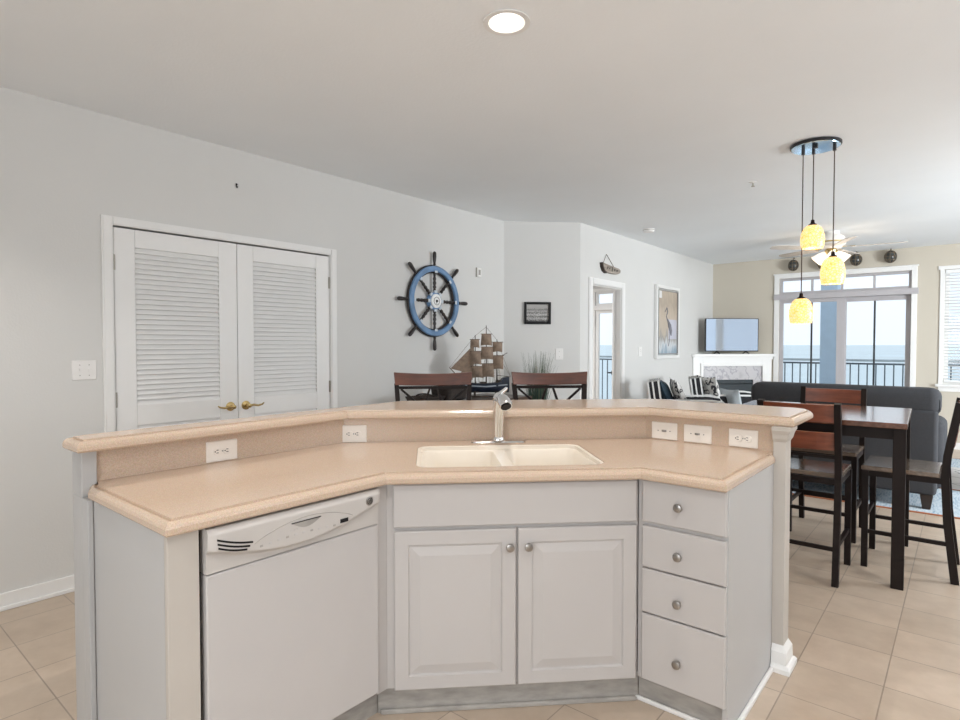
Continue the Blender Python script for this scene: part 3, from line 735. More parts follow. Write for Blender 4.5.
# sink base cabinet
fd = 2.175                                   # face frame depth
sc = thing('sink_cabinet', 'white sink base cabinet with two raised panel doors', 'cabinet', (*P45(.33, 2.4), 0))
mb = MB()
mb.prism([(-1.645, 1.43), P45(-.105, fd), P45(-.105, fd + .02), (-1.67, 1.43)], .112, CZ - .043)
s1 = (2.112 / R2) - fd                       # where the drawer face meets this one
mb.prism([P45(.795, fd), P45(s1 - .003, fd), P45(s1 - .003, fd + .02), P45(.795, fd + .02)], .112, CZ - .043)
mb.M = SK
mb.box((-.105, -fd - .02, .112), (.795, -fd, .14)); mb.box((-.105, -fd - .02, .69), (.795, -fd, .74)); mb.box((-.105, -fd - .02, .86), (.795, -fd, CZ - .043))
mb.box((.31, -fd - .02, .14), (.365, -fd, .69))
for s in (-.10, .775): mb.box((s, -fd - .6, .11), (s + .018, -fd - .02, CZ - .25))
mb.box((-.10, -fd - .6, .112), (.79, -fd - .02, .13)); mb.box((-.10, -fd - .61, .11), (.79, -fd - .6, CZ - .25))
mb.M = Matrix(); mb.box((-1.665, 1.3795, .112), (-1.645, 1.4295, CZ - .043))
part('body', mb, M['cab'], sc)
part('false_drawer_front', front(SK, -.128, .800, .722, .882, -fd + .0005, .018, False), M['cab'], sc)
dl = part('door', front(SK, -.125, .331, .110, .708, -fd + .0005, .018, True), M['cab'], sc); knob(SK, .306, .642, -fd + .0185, dl)
dr = part('door', front(SK, .339, .800, .110, .708, -fd + .0005, .018, True), M['cab'], sc); knob(SK, .376, .642, -fd + .0185, dr)
mb = MB().prism([P45(-.19, 2.206), P45(.826, 2.206), P45(.808, 2.222), P45(-.19, 2.222)], 0, .111)
part('toe_kick', mb, M['kick'], sc, label='scuffed toe kick, grey darkened for shade')
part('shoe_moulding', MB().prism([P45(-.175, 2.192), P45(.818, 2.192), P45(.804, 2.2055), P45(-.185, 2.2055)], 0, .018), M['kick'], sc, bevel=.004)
# drawer cabinet
dc = thing('drawer_cabinet', 'white cabinet with a stack of four drawers at the right', 'cabinet', (-.79, 2.4, 0))
mb = MB()
mb.box((-.94, 2.145, .112), (-.652, 2.68, .13)).box((-.94, 2.69, .112), (-.652, 2.71, CZ - .043)).box((-.962, 2.14, .112), (-.944, 2.76, CZ - .043))
mb.prism([(-.6445, 2.112), (-.6445, 2.128), (-.962, 2.128), (-.963, 2.112)], .112, CZ - .043)
part('body', mb, M['cab'], dc)
mb = MB().prism([(-.644, 2.112), (-.628, 2.112), (-.628, 2.7205), (-.644, 2.7205)], .0, CZ - .043)
part('side_panel', mb, M['endp'], dc)
for z0, z1, kz in ((.727, .886, .806), (.553, .711, .625), (.379, .547, .451), (.117, .373, .228)):
    d = part('drawer', front(RW, -.942, -.632, z0, z1, -2.1115, .0175, False), M['cab'], dc); knob(RW, -.797, kz, -2.094, d)
part('toe_kick', MB().prism([(-.975, 2.148), (-.646, 2.148), (-.646, 2.162), (-.972, 2.162)], 0, .111), M['kick'], dc, label='scuffed toe kick, grey darkened for shade')
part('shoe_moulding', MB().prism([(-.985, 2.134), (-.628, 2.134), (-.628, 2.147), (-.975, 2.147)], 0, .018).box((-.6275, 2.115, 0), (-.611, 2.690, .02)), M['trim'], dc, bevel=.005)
# left end panel and stile
ep = thing('cabinet_end', 'plain white end panel and cream stile left of the dishwasher', 'cabinet panel', (-1.95, .66, 0))
part('panel', MB().box((-2.208, .652, 0), (-1.659, .668, CZ - .043)), M['endp'], ep)
part('stile', MB().box((-1.659, .652, 0), (-1.640, .738, CZ - .043)), M['post'], ep, bevel=.002)

# dishwasher
dw = thing('dishwasher', 'white built-in dishwasher with curved control panel', 'dishwasher', (-1.9, 1.06, 0))
part('tub', MB().box((-2.2, .756, .1), (-1.672, 1.372, .86)), M['black'], dw)
mb = MB(DW); n0 = -1.668
mb.rings([[(.752 + i, n0 + h, .128 + i), (1.375 - i, n0 + h, .128 + i), (1.375 - i, n0 + h, .748 - i), (.752 + i, n0 + h, .748 - i)] for i, h in ((0, 0), (0, .036), (.004, .040))])
part('door', mb, M['dw'], dw)
nu, nz_ = 48, 40
def zb(u):     # lower edge of the swollen part of the control panel
    t = (u - .752) / .623
    return .826 - .060 * math.sin(PI * min(max(t * .98 + .05, 0), 1)) ** 1.0 + .004 * t
def cp(u, z):
    d = z - zb(u); k = min(max(d / .014 + .35, 0), 1); k = k * k * (3 - 2 * k)
    top = min(max((.880 - z) / .012, 0), 1) ** .5
    e = min((u - .752), (1.375 - u)) / .02; e = min(max(e, 0), 1) ** .5
    return n0 + .036 + .003 + (.026 * k) * (.35 + .65 * top) * (.4 + .6 * e)
mb = MB(DW)
G = [[mb.v((.752 + .623 * i / nu, cp(.752 + .623 * i / nu, .752 + .130 * j / nz_), .752 + .130 * j / nz_)) for j in range(nz_ + 1)] for i in range(nu + 1)]
for i in range(nu):
    for j in range(nz_): mb.f([G[i][j], G[i + 1][j], G[i + 1][j + 1], G[i][j + 1]])
bk = [[mb.v((u, n0, z)) for z in (.752, .882)] for u in (.752, 1.375)]
mb.f([bk[0][0], bk[1][0]] + [G[i][0] for i in range(nu, -1, -1)]); mb.f([bk[0][1], bk[1][1]] + [G[i][nz_] for i in range(nu, -1, -1)])
mb.f([bk[0][0], bk[0][1]] + G[0][::-1]); mb.f([bk[1][0], bk[1][1]] + G[nu][::-1]); mb.f([bk[0][0], bk[0][1], bk[1][1], bk[1][0]])
cpo = part('control_panel', mb, M['dwp'], dw, smooth=True)
def on_panel(pts, w, name, mt, lift=.001, parent=None, label=None):
    m = MB(DW)
    m.tube([(u, cp(u, z) + lift, z) for u, z in pts], w, 6); return part(name, m, mt, parent or cpo, label=label)
for k, (u0, u1, za, zb_) in enumerate(((.771, .878, .852, .820), (.772, .869, .840, .811), (.774, .860, .828, .803))):
    m = MB(DW); pts = [(u0 + (u1 - u0) * t / 8, za + (zb_ - za) * (t / 8) - .004 * math.sin(PI * t / 8)) for t in range(9)]
    A = [(u, cp(u, z) + .0012, z - .0028) for u, z in pts]; Bq = [(u, cp(u, z) + .0012, z + .0028) for u, z in pts]
    va = [m.v(p) for p in A]; vb = [m.v(p) for p in Bq]; vc = [m.v((p[0], p[1] - .004, p[2])) for p in A]; vd = [m.v((p[0], p[1] - .004, p[2])) for p in Bq]
    for i in range(8):
        m.f([va[i], va[i + 1], vb[i + 1], vb[i]]); m.f([vc[i], vd[i], vd[i + 1], vc[i + 1]]); m.f([va[i], vc[i], vc[i + 1], va[i + 1]]); m.f([vb[i], vb[i + 1], vd[i + 1], vd[i]])
    part('vent_slot', m, M['black'], cpo, label='black vent slot')
# lens-shaped key field, latch pocket, display, badge, buttons
arc_top = [(.883 + .358 * t / 20, .812 + .006 * t / 20 + .040 * math.sin(PI * t / 20) ** .8) for t in range(21)]
on_panel(arc_top, .0012, 'key_field_edge', M['kick'], .0)
m = MB(DW); pk = []
for t in range(13):
    q = t / 12; u = 1.006 + .107 * q; pk.append((u, .8425 + .0 * q, .8425 - .020 * math.sin(PI * q)))
va = [m.v((u, cp(u, a) + .0012, a)) for u, a, b in pk]; vb = [m.v((u, cp(u, b) + .0012, b - .0001)) for u, a, b in pk]
vc = [m.v((u, cp(u, a) - .003, a)) for u, a, b in pk]; vd = [m.v((u, cp(u, b) - .003, b - .0001)) for u, a, b in pk]
for i in range(12):
    m.f([va[i], va[i + 1], vb[i + 1], vb[i]]); m.f([vc[i], vc[i + 1], vd[i + 1], vd[i]]); m.f([va[i], va[i + 1], vc[i + 1], vc[i]]); m.f([vb[i], vb[i + 1], vd[i + 1], vd[i]])
part('latch_pocket', m, M['kick'], cpo)
on_panel([(p[0], p[1] + .0005) for p in pk], .0018, 'latch_lip', M['slot'], .0008)
m = MB(DW); q = cp(1.205, .808) + .001
m.box((1.189, q - .004, .802), (1.221, q + .001, .8145)); part('display', m, M['black'], cpo, label='small black display')
for k in range(10):
    u = .905 + k * .029; z = .8005 + .006 * math.sin(k * .35)
    part('button', MB(DW).box((u - .005, cp(u, z) - .002, z - .0035), (u + .005, cp(u, z) + .0008, z + .0035)), M['kick'] if k % 3 == 0 else M['dw'], cpo, bevel=.001)
for k in range(3):
    u = 1.005 + k * .012; z = .822
    part('button', MB(DW).cyl((u, cp(u, z) - .002, z), (u, cp(u, z) + .001, z), .003, 8), M['dw'], cpo)
bu, bz_ = 1.314, .851; bq = cp(bu, bz_)
m = MB(DW).lathe([(.001, .001), (.0145, .001), (.016, .0), (.016, -.003)], (bu, bq + .0015, bz_), 'y', 24); bd_ = part('badge', m, M['nickel'], cpo, smooth=True, label='round silver emblem')
m = MB(DW); m.tube([(bu + .0105 * math.cos(a * 2 * PI / 24), bq + .0028, bz_ + .0105 * math.sin(a * 2 * PI / 24)) for a in range(25)], .0011, 6)
m.tube([(bu + (.002 + .004 * a / 18) * math.cos(a * .42), bq + .0028, bz_ + (.002 + .004 * a / 18) * math.sin(a * .42)) for a in range(19)], .001, 6)
part('emblem_swirl', m, M['slot'], bd_)
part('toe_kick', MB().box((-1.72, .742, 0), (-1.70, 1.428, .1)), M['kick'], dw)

# ------------------------------------------------------------------ things on the left wall
wall_plate('light_switch', 'white double toggle switch left of the louvred closet doors', LW, 1.112, 1.254, .122, .112, M['wplate'], 2, 'switch')
wh = thing('ship_wheel', 'blue and black wooden ship wheel hung on the white wall', 'ship wheel', (XL, 3.948, 1.81))
WM = Matrix.Translation((XL + .002, 3.948, 1.81)) @ Matrix(((0, 0, 1, 0), (1, 0, 0, 0), (0, 1, 0, 0), (0, 0, 0, 1)))   # local x -> y, y -> z, z -> x
def annulus(mb, r0, r1, z0, z1, seg=64, ch=.006):
    prof = [(r0, z0), (r1, z0), (r1, z1 - ch), (r1 - ch, z1), (r0 + ch, z1), (r0, z1 - ch)]
    L = [[mb.v((r * math.cos(2 * PI * k / seg), r * math.sin(2 * PI * k / seg), z)) for k in range(seg)] for r, z in prof]
    for i in range(len(L)):
        a, b = L[i], L[(i + 1) % len(L)]
        for k in range(seg): mb.f([a[k], a[(k + 1) % seg], b[(k + 1) % seg], b[k]])
mb = MB(WM); annulus(mb, .262, .338, .012, .034); part('rim_back', mb, M['wheel_dark'], wh, label='dark back of the rim')
mb = MB(WM); annulus(mb, .276, .328, .034, .056); part('rim', mb, M['wheel_blue'], wh)
for k in range(8):
    a = k * PI / 4; c, s = math.cos(a), math.sin(a)
    def sp(prof):
        m_ = MB(WM); m_.tube([(r * c, r * s, .036) for r, w in prof], [w for r, w in prof], 10); return m_
    part('spoke', sp([(.06, .012), (.10, .017), (.115, .011), (.13, .018), (.15, .012), (.17, .018), (.19, .012), (.21, .017), (.23, .011), (.262, .014), (.275, .013)]), M['wheel_dark'], wh, smooth=True)
    part('grip', sp([(.337, .011), (.345, .016), (.355, .011), (.385, .016), (.42, .019), (.45, .018), (.462, .012), (.466, .004)]), M['wheel_dark'], wh, smooth=True)
    mb = MB(WM); m2 = Matrix.Rotation(a, 4, 'Z')
    mb.box((.262, -.018, .057), (.284, .018, .062), m2); part('cap', mb, M['wheel_pale'], wh, bevel=.003)
    mb = MB(WM); mb.box((.075, -.016, .038), (.10, .016, .058), m2); part('cap', mb, M['wheel_pale'], wh, bevel=.003)
mb = MB(WM).lathe([(.01, .01), (.082, .01), (.085, .03), (.082, .05), (.01, .05)], seg=32); hb = part('hub', mb, M['wheel_blue'], wh, smooth=True)
mb = MB(WM).lathe([(.004, .05), (.066, .05), (.066, .062), (.06, .065), (.004, .065)], seg=32); hf = part('hub_plate', mb, M['wheel_face'], hb, smooth=True, label='round white hub plate')
mb = MB(WM); annulus(mb, .034, .038, .065, .0665, 32, .0005); mb.lathe([(.002, .065), (.012, .065), (.010, .074), (.002, .076)], seg=16); mb.box((-.004, -.024, .065), (.004, .0, .067)); part('hub_pin', mb, M['slot'], hf, label='dark pin and ring on the hub')
sb = thing('wall_sensor', 'small pale wall sensor box right of the ship wheel', 'sensor', (XL, 4.628, 2.146))
part('case', MB(LW).box((4.597, .0005, 2.100), (4.659, .022, 2.192)), M['wplate'], sb, bevel=.004)
part('grille', MB(LW).box((4.612, .022, 2.120), (4.644, .0235, 2.172)), M['kick'], sb)
part('bracket', MB(LW).box((4.592, .0005, 2.098), (4.597, .012, 2.194)), M['steel'], sb)
hk = thing('wall_hook', 'tiny dark nail hook high above the closet doors', 'hook', (XL, 2.033, 2.495))
part('nail', MB(LW).cyl((2.033, 0, 2.50), (2.033, .02, 2.505), .003, 8), M['bronze'], hk)
part('hook', MB(LW).tube([(2.033, .004, 2.512), (2.033, .006, 2.49), (2.033, .014, 2.482), (2.033, .02, 2.488)], .004, 8), M['bronze'], hk)

# ------------------------------------------------------------------ angled wall
pf = thing('picture_frame', 'small black framed black and white photo on the angled wall', 'picture', ang @ Vector((.369, 0, 1.746)))
m = MB(ang); 
def flat_frame(mb, u0, u1, z0, z1, n0, n1, w):
    mb.box((u0, n0, z0), (u0 + w, n1, z1)); mb.box((u1 - w, n0, z0), (u1, n1, z1)); mb.box((u0 + w, n0, z1 - w), (u1 - w, n1, z1)); mb.box((u0 + w, n0, z0), (u1 - w, n1, z0 + w))
flat_frame(m, .221, .517, 1.625, 1.868, .0005, .024, .026); part('frame', m, M['black'], pf, bevel=.003)
part('photograph', MB(ang).box((.247, .002, 1.651), (.491, .010, 1.842)), M['photo'], pf)
wall_plate('wall_plate', 'white blank wall plate on the angled wall above the tall grass', ang, .615, 1.297, .085, .125, M['wplate'], 1, 'switch')

# ------------------------------------------------------------------ far left wall
dsn = thing('driftwood_sign', 'grey driftwood sign on a cord above the bedroom doorway', 'sign', (XA, 6.36, 2.36))
m = MB(AW); rg = []
for u, z0, z1 in ((6.125, 2.320, 2.352), (6.15, 2.275, 2.358), (6.22, 2.252, 2.352), (6.33, 2.246, 2.342), (6.44, 2.246, 2.334), (6.53, 2.255, 2.328), (6.575, 2.27, 2.31)):
    rg.append([(u, .002, z0), (u, .034, z0 + .004), (u, .038, z1 - .006), (u, .002, z1)])
m.rings(rg); part('board', m, M['driftwood'], dsn, bevel=.003)
m = MB(AW).path_bar([(6.118, .02, 2.357), (6.128, .02, 2.31), (6.16, .02, 2.268), (6.22, .02, 2.246)], .04, .016, (0, 1, 0)); part('bark_edge', m, M['ship_wood'], dsn, label='dark bark edge')
m = MB(AW).tube([(6.16, .02, 2.352), (6.262, .008, 2.468), (6.42, .02, 2.335)], .0035, 6); part('cord', m, M['rope'], dsn)
m = MB(AW)
for u, z, w, h in ((6.22, 2.304, .05, .03), (6.28, 2.302, .03, .022), (6.345, 2.296, .022, .05), (6.40, 2.294, .04, .022), (6.46, 2.292, .05, .022)):
    m.path_bar([(u, .0388, z - h / 2), (u + w * .2, .0388, z + h / 2), (u + w * .4, .0388, z - h / 2), (u + w * .7, .0388, z + h / 2)], .002, .006, (0, 1, 0))
part('carved_marks', m, M['slot'], dsn, label='dark worn carving')
wall_plate('light_switch', 'white rocker switch between the bedroom doorway and the tall painting', AW, 7.218, 1.31, .10, .125, M['wplate'], 1, 'switch')
ar = thing('painting', 'tall beach painting in a silver white frame on the far left wall', 'painting', (XA, 8.06, 1.71))
m = MB(AW); flat_frame(m, 7.650, 8.470, 1.205, 2.225, .004, .046, .045); part('frame', m, M['art_frame'], ar, bevel=.004)
m = MB(AW); flat_frame(m, 7.712, 8.418, 1.267, 2.163, .030, .044, .012); part('frame_lip', m, M['art_side'], ar)
part('canvas', MB(AW).box((7.708, .004, 1.263), (8.422, .024, 2.167)), M['painting'], ar)
m = MB(AW).box((7.724, .024, 2.05), (7.86, .0245, 2.15)).box((7.724, .024, 1.50), (7.765, .0245, 1.93)); part('white_area', m, M['white_cloth'], ar)  # upper white box: window reflection painted onto the canvas
m = MB(AW).prism([(0, 0)] * 0 or [(8.10, .0245), (8.40, .0245), (8.40, .025), (8.10, .025)], 1.48, 1.76); part('pale_area', m, mat('painted_lilac', (.55, .55, .63), .5, vary=.05), ar)
m = MB(AW).tube([(7.97, .025, 1.86), (8.03, .025, 1.92), (8.06, .025, 1.87), (8.02, .025, 1.80), (8.06, .025, 1.74)], [.006, .01, .01, .008, .012], 6)
m.tube([(8.06, .025, 1.76), (8.11, .025, 1.68), (8.16, .025, 1.60), (8.19, .025, 1.53)], [.012, .035, .03, .01], 6).tube([(8.14, .025, 1.6), (8.13, .025, 1.45), (8.10, .025, 1.38)], .006, 6)
part('painted_bird', m, mat('painted_slate', (.20, .20, .23), .6, vary=.2), ar)

# ------------------------------------------------------------------ ceiling fittings
for i, (x, y) in enumerate(CANS):
    r = thing('recessed_light', ('round white recessed ceiling light above the counter', 'recessed ceiling light near the left wall, behind the viewpoint', 'added unseen recessed light over the kitchen floor', 'added unseen recessed light by the right wall', 'added unseen recessed light at the back of the kitchen')[i], 'ceiling light', (x, y, CEIL), 0, 'recessed ceiling lights')
    m = MB(Matrix.Translation((x, y, 0))); annulus(m, .076, .098, CEIL - .006, CEIL - .0005, 32, .002); part('trim_ring', m, M['trim'], r, smooth=True)
    m = MB().lathe([(.077, CEIL + .0), (.070, CEIL + .05), (.060, CEIL + .085), (.002, CEIL + .09)], (x, y, 0), 'z', 32, cap=False); part('baffle', m, M['can_in'], r, smooth=True)
    m = MB().sphere((x, y, CEIL + .058), .044, 1, 1, .55, 24, 10); part('bulb', m, M['can_bulb'], r, smooth=True, label='glowing round bulb')
    ld = bpy.data.lights.new('can_lamp', 'SPOT'); ld.spot_size = math.radians(120); ld.spot_blend = .7; ld.shadow_soft_size = .012; ld.energy = 50; ld.color = (1, .95, .89)
    lo = bpy.data.objects.new('can_lamp', ld); COL.objects.link(lo); lo.location = (0, 0, .022); lo.parent = r
sd = thing('smoke_detector', 'small white smoke detector on the ceiling near the far left wall', 'smoke detector', (-2.86, 6.49, CEIL))
part('body', MB().lathe([(.065, CEIL - .0005), (.065, CEIL - .02), (.055, CEIL - .036), (.02, CEIL - .04), (.002, CEIL - .04)], (-2.86, 6.49, 0)), M['wplate'], sd, smooth=True)
part('grille', MB().lathe([(.067, CEIL - .012), (.067, CEIL - .018)], (-2.86, 6.49, 0)), M['kick'], sd)
sp_ = thing('sprinkler_head', 'tiny metal fire sprinkler in the ceiling left of the pendant cluster', 'sprinkler', (-1.379, 5.175, CEIL))
part('flange', MB().lathe([(.03, CEIL - .0005), (.03, CEIL - .004), (.012, CEIL - .01), (.002, CEIL - .01)], (-1.379, 5.175, 0)), M['wplate'], sp_, smooth=True)
part('head', MB().cyl((-1.379, 5.175, CEIL - .035), (-1.379, 5.175, CEIL - .009), .006, 8).cyl((-1.379, 5.175, CEIL - .038), (-1.379, 5.175, CEIL - .034), .014, 12), M['steel'], sp_)

# pendant cluster
PX, PY = -.80, 4.47
pn = thing('pendant_light', 'three amber mosaic glass pendants hanging from one round canopy', 'pendant lamp', (PX, PY, CEIL))
part('canopy_rim', MB().lathe([(.14, CEIL - .0005), (.153, CEIL - .004), (.153, CEIL - .018), (.147, CEIL - .022), (.002, CEIL - .022)], (PX, PY, 0), seg=48), M['canopy_edge'], pn, smooth=True)
part('canopy_plate', MB().lathe([(.002, CEIL - .0225), (.145, CEIL - .0225), (.142, CEIL - .028), (.002, CEIL - .034)], (PX, PY, 0), seg=48), M['canopy'], pn, smooth=True, label='polished bluish canopy plate')
part('canopy_screw', MB().box((PX - .005, PY - .08, CEIL - .047), (PX + .025, PY - .05, CEIL - .031)), M['canopy_edge'], pn, bevel=.004)
for (x, y, zt, zbm) in ((-.805, 4.437, 2.20, 2.045), (-.685, 4.44, 1.978, 1.800), (-.862, 4.41, 1.712, 1.545)):
    m = MB().cyl((x, y, zt + .03), (x, y, CEIL - .05), .0035, 6); cd = part('cord', m, M['cord'], pn)
    part('cord_grip', MB().cyl((x, y, CEIL - .075), (x, y, CEIL - .031), .011, 10), M['canopy_edge'], cd)
    H_ = zt - zbm
    prof = [(.018, zt), (.036, zt - .03 * H_), (.052, zt - .12 * H_), (.064, zt - .27 * H_), (.071, zt - .47 * H_), (.0735, zt - .64 * H_), (.071, zt - .82 * H_), (.064, zbm), (.061, zbm + .002), (.068, zt - .8 * H_), (.068, zt - .5 * H_), (.049, zt - .14 * H_), (.014, zt - .012)]
    sh = part('shade', MB().lathe(prof, (x, y, 0), seg=32, cap=False), M['shade'], pn, smooth=True, label='glowing amber mosaic glass shade')
    part('socket_cap', MB().lathe([(.004, zt + .035), (.010, zt + .034), (.013, zt + .012), (.026, zt + .004), (.028, zt - .004), (.004, zt - .004)], (x, y, 0), seg=20), M['bronze'], sh, smooth=True)
    ld = bpy.data.lights.new('pendant_bulb', 'POINT'); ld.energy = 1.0; ld.color = (1, .7, .35); ld.shadow_soft_size = .03
    lo = bpy.data.objects.new('pendant_bulb', ld); COL.objects.link(lo); lo.location = (x - PX, y - PY, zbm + .05 - CEIL); lo.parent = pn

# ceiling fan
FX, FY = -1.26, 8.05
fn = thing('ceiling_fan', 'white ceiling fan with lit glass shades behind the amber pendants', 'ceiling fan', (FX, FY, CEIL))
part('motor', MB().lathe([(.085, CEIL - .0005), (.085, CEIL - .03), (.13, CEIL - .06), (.15, CEIL - .10), (.15, CEIL - .16), (.10, CEIL - .2), (.002, CEIL - .2)], (FX, FY, 0), seg=32), M['fan_white'], fn, smooth=True)
part('motor_band', MB().lathe([(.1525, CEIL - .118), (.1525, CEIL - .135)], (FX, FY, 0), seg=32), M['brass'], fn)
for k in range(5):
    a = math.radians(222 + 72 * k); Mx = Matrix.Translation((FX, FY, CEIL - .19)) @ Matrix.Rotation(a, 4, 'Z') @ Matrix.Rotation(math.radians(10), 4, 'X')
    m = MB(Mx); m.prism([(.20, -.05), (.60, -.068), (.70, -.06), (.735, -.03), (.735, .03), (.70, .06), (.60, .068), (.20, .05)], -.004, .004)
    bl = part('blade', m, M['fan_blade'], fn, bevel=.002)
    part('blade_iron', MB(Mx).prism([(.10, -.02), (.16, -.02), (.24, -.035), (.24, .035), (.16, .02), (.10, .02)], .004, .010), M['brass'], bl)
part('light_fitter', MB().lathe([(.05, CEIL - .2), (.07, CEIL - .22), (.06, CEIL - .26), (.02, CEIL - .28), (.002, CEIL - .28)], (FX, FY, 0)), M['brass'], fn, smooth=True)
for k in range(4):
    a = math.radians(15 + 90 * k); dx, dy = math.cos(a), math.sin(a); c0 = Vector((FX + dx * .06, FY + dy * .06, CEIL - .245)); dr_ = Vector((dx * .7, dy * .7, -.7)).normalized()
    part('lamp_shade', MB().tube([c0, c0 + dr_ * .02, c0 + dr_ * .06, c0 + dr_ * .11, c0 + dr_ * .135], [.02, .032, .05, .062, .07], 18), M['lamp_glow'], fn, smooth=True, label='glowing frosted glass shade')
    ld = bpy.data.lights.new('fan_bulb', 'POINT'); ld.energy = 1.6; ld.color = (1, .8, .58); ld.shadow_soft_size = .05
    lo = bpy.data.objects.new('fan_bulb', ld); COL.objects.link(lo); lo.location = (dx * .22, dy * .22, -.42); lo.parent = fn

# netted floats on the back wall
for k, (x, z, lb) in enumerate(((-2.06, 2.625, 'dark netted glass float, leftmost above the sliding door'), (-1.66, 2.615, 'dark netted glass float behind the middle amber pendant'), (-1.245, 2.635, 'dark netted glass float just right of the fan lights'), (-.838, 2.640, 'dark netted glass float, rightmost above the sliding door'))):
    r = thing('glass_float', lb, 'glass float', (x, YB, z), 0, 'glass floats above the sliding door')
    c = (x, YB - .092, z - .01)
    part('globe', MB().sphere(c, .070, 1, 1, 1.18), M['smoked'], r, smooth=True)
    m = MB()
    for q in range(4):
        a = q * PI / 4; m.tube([(c[0] + .072 * math.cos(t * 2 * PI / 24) * math.cos(a), c[1] + .072 * math.cos(t * 2 * PI / 24) * math.sin(a), c[2] + .085 * math.sin(t * 2 * PI / 24)) for t in range(25)], .004, 5)
    for h in (-.05, 0, .05):
        q = .072 * math.sqrt(1 - (h / .085) ** 2); m.tube([(c[0] + q * math.cos(t * 2 * PI / 24), c[1] + q * math.sin(t * 2 * PI / 24), c[2] + h) for t in range(25)], .004, 5)
    part('net', m, M['rope'], r)
    part('hanging_loop', MB().tube([(x, c[1], c[2] + .083), (x, c[1] + .03, c[2] + .12), (x, YB - .001, c[2] + .115)], .006, 6), M['rope'], r)

# ------------------------------------------------------------------ fireplace corner and television
a_ = .94
FP = xf((1, 1, 0), (1, -1, 0), (XA + a_ / 2, YB - a_ / 2, 0))          # u along the face from its middle
fp = thing('fireplace', 'white corner fireplace mantel with grey marble surround', 'fireplace', FP @ Vector((0, 0, 0)))
L_ = a_ * R2
m = MB(FP); m.box((-L_ + .02, -.03, 0), (-.49, 0, 1.20)); m.box((.49, -.03, 0), (L_ - .02, 0, 1.20)); m.box((-.49, -.03, 1.065), (.49, 0, 1.20))
flat_frame(m, -.53, .53, -.02, 1.11, 0, .02, .045)
part('surround', m, M['trim'], fp, bevel=.004)
m = MB(FP); m.box((-.49, -.03, 0), (-.35, -.012, 1.065)); m.box((.35, -.03, 0), (.49, -.012, 1.065)); m.box((-.35, -.03, .85), (.35, -.012, 1.065))
part('marble_panel', m, M['marble'], fp)
m = MB(FP); m.box((-.35, -.25, 0), (-.33, -.03, .85)); m.box((.33, -.25, 0), (.35, -.03, .85)); m.box((-.35, -.25, .83), (.35, -.03, .85)); m.box((-.35, -.27, 0), (.35, -.25, .85)); m.box((-.33, -.05, .79), (.33, -.02, .83)); m.box((-.33, -.03, .66), (.33, -.018, .78)); m.box((-.33, -.04, .62), (.33, -.025, .63))
part('firebox', m, M['firebox'], fp)
mt_ = MB(); q = a_ + .035
mt_.prism([(XA + .001, YB - q), (XA + .06, YB - q), (XA + q, YB - .06), (XA + q, YB - .001), (XA + .001, YB - .001)], 1.212, 1.256)
part('mantel_shelf', mt_, M['trim'], fp, bevel=.006)
mt_ = MB(); q = a_ + .025
mt_.prism([(XA + .02, YB - q + .02), (XA + q - .02, YB - .02), (XA + .02, YB - .02)], 1.17, 1.2115); part('mantel_moulding', mt_, M['trim'], fp)
tv = thing('television', 'flat television standing on the white mantel shelf', 'television', FP @ Vector((0, -.02, 1.256)))
m = MB(FP); rg = [[(x, n, z) for x, z in rrect(-.435, .435, 1.292, 1.815, .008)] for n in (-.06, -.028)]; m.rings(rg); part('housing', m, M['black'], tv)
part('screen', MB(FP).box((-.424, -.028, 1.308), (.424, -.0265, 1.806)), M['screen'], tv, label='reflective screen')
for s in (-.24, .24): part('foot', MB(FP).bar((s, -.044, 1.293), (s, .04, 1.262), .02, .01).bar((s, -.044, 1.293), (s, -.13, 1.262), .02, .01), M['black'], tv)

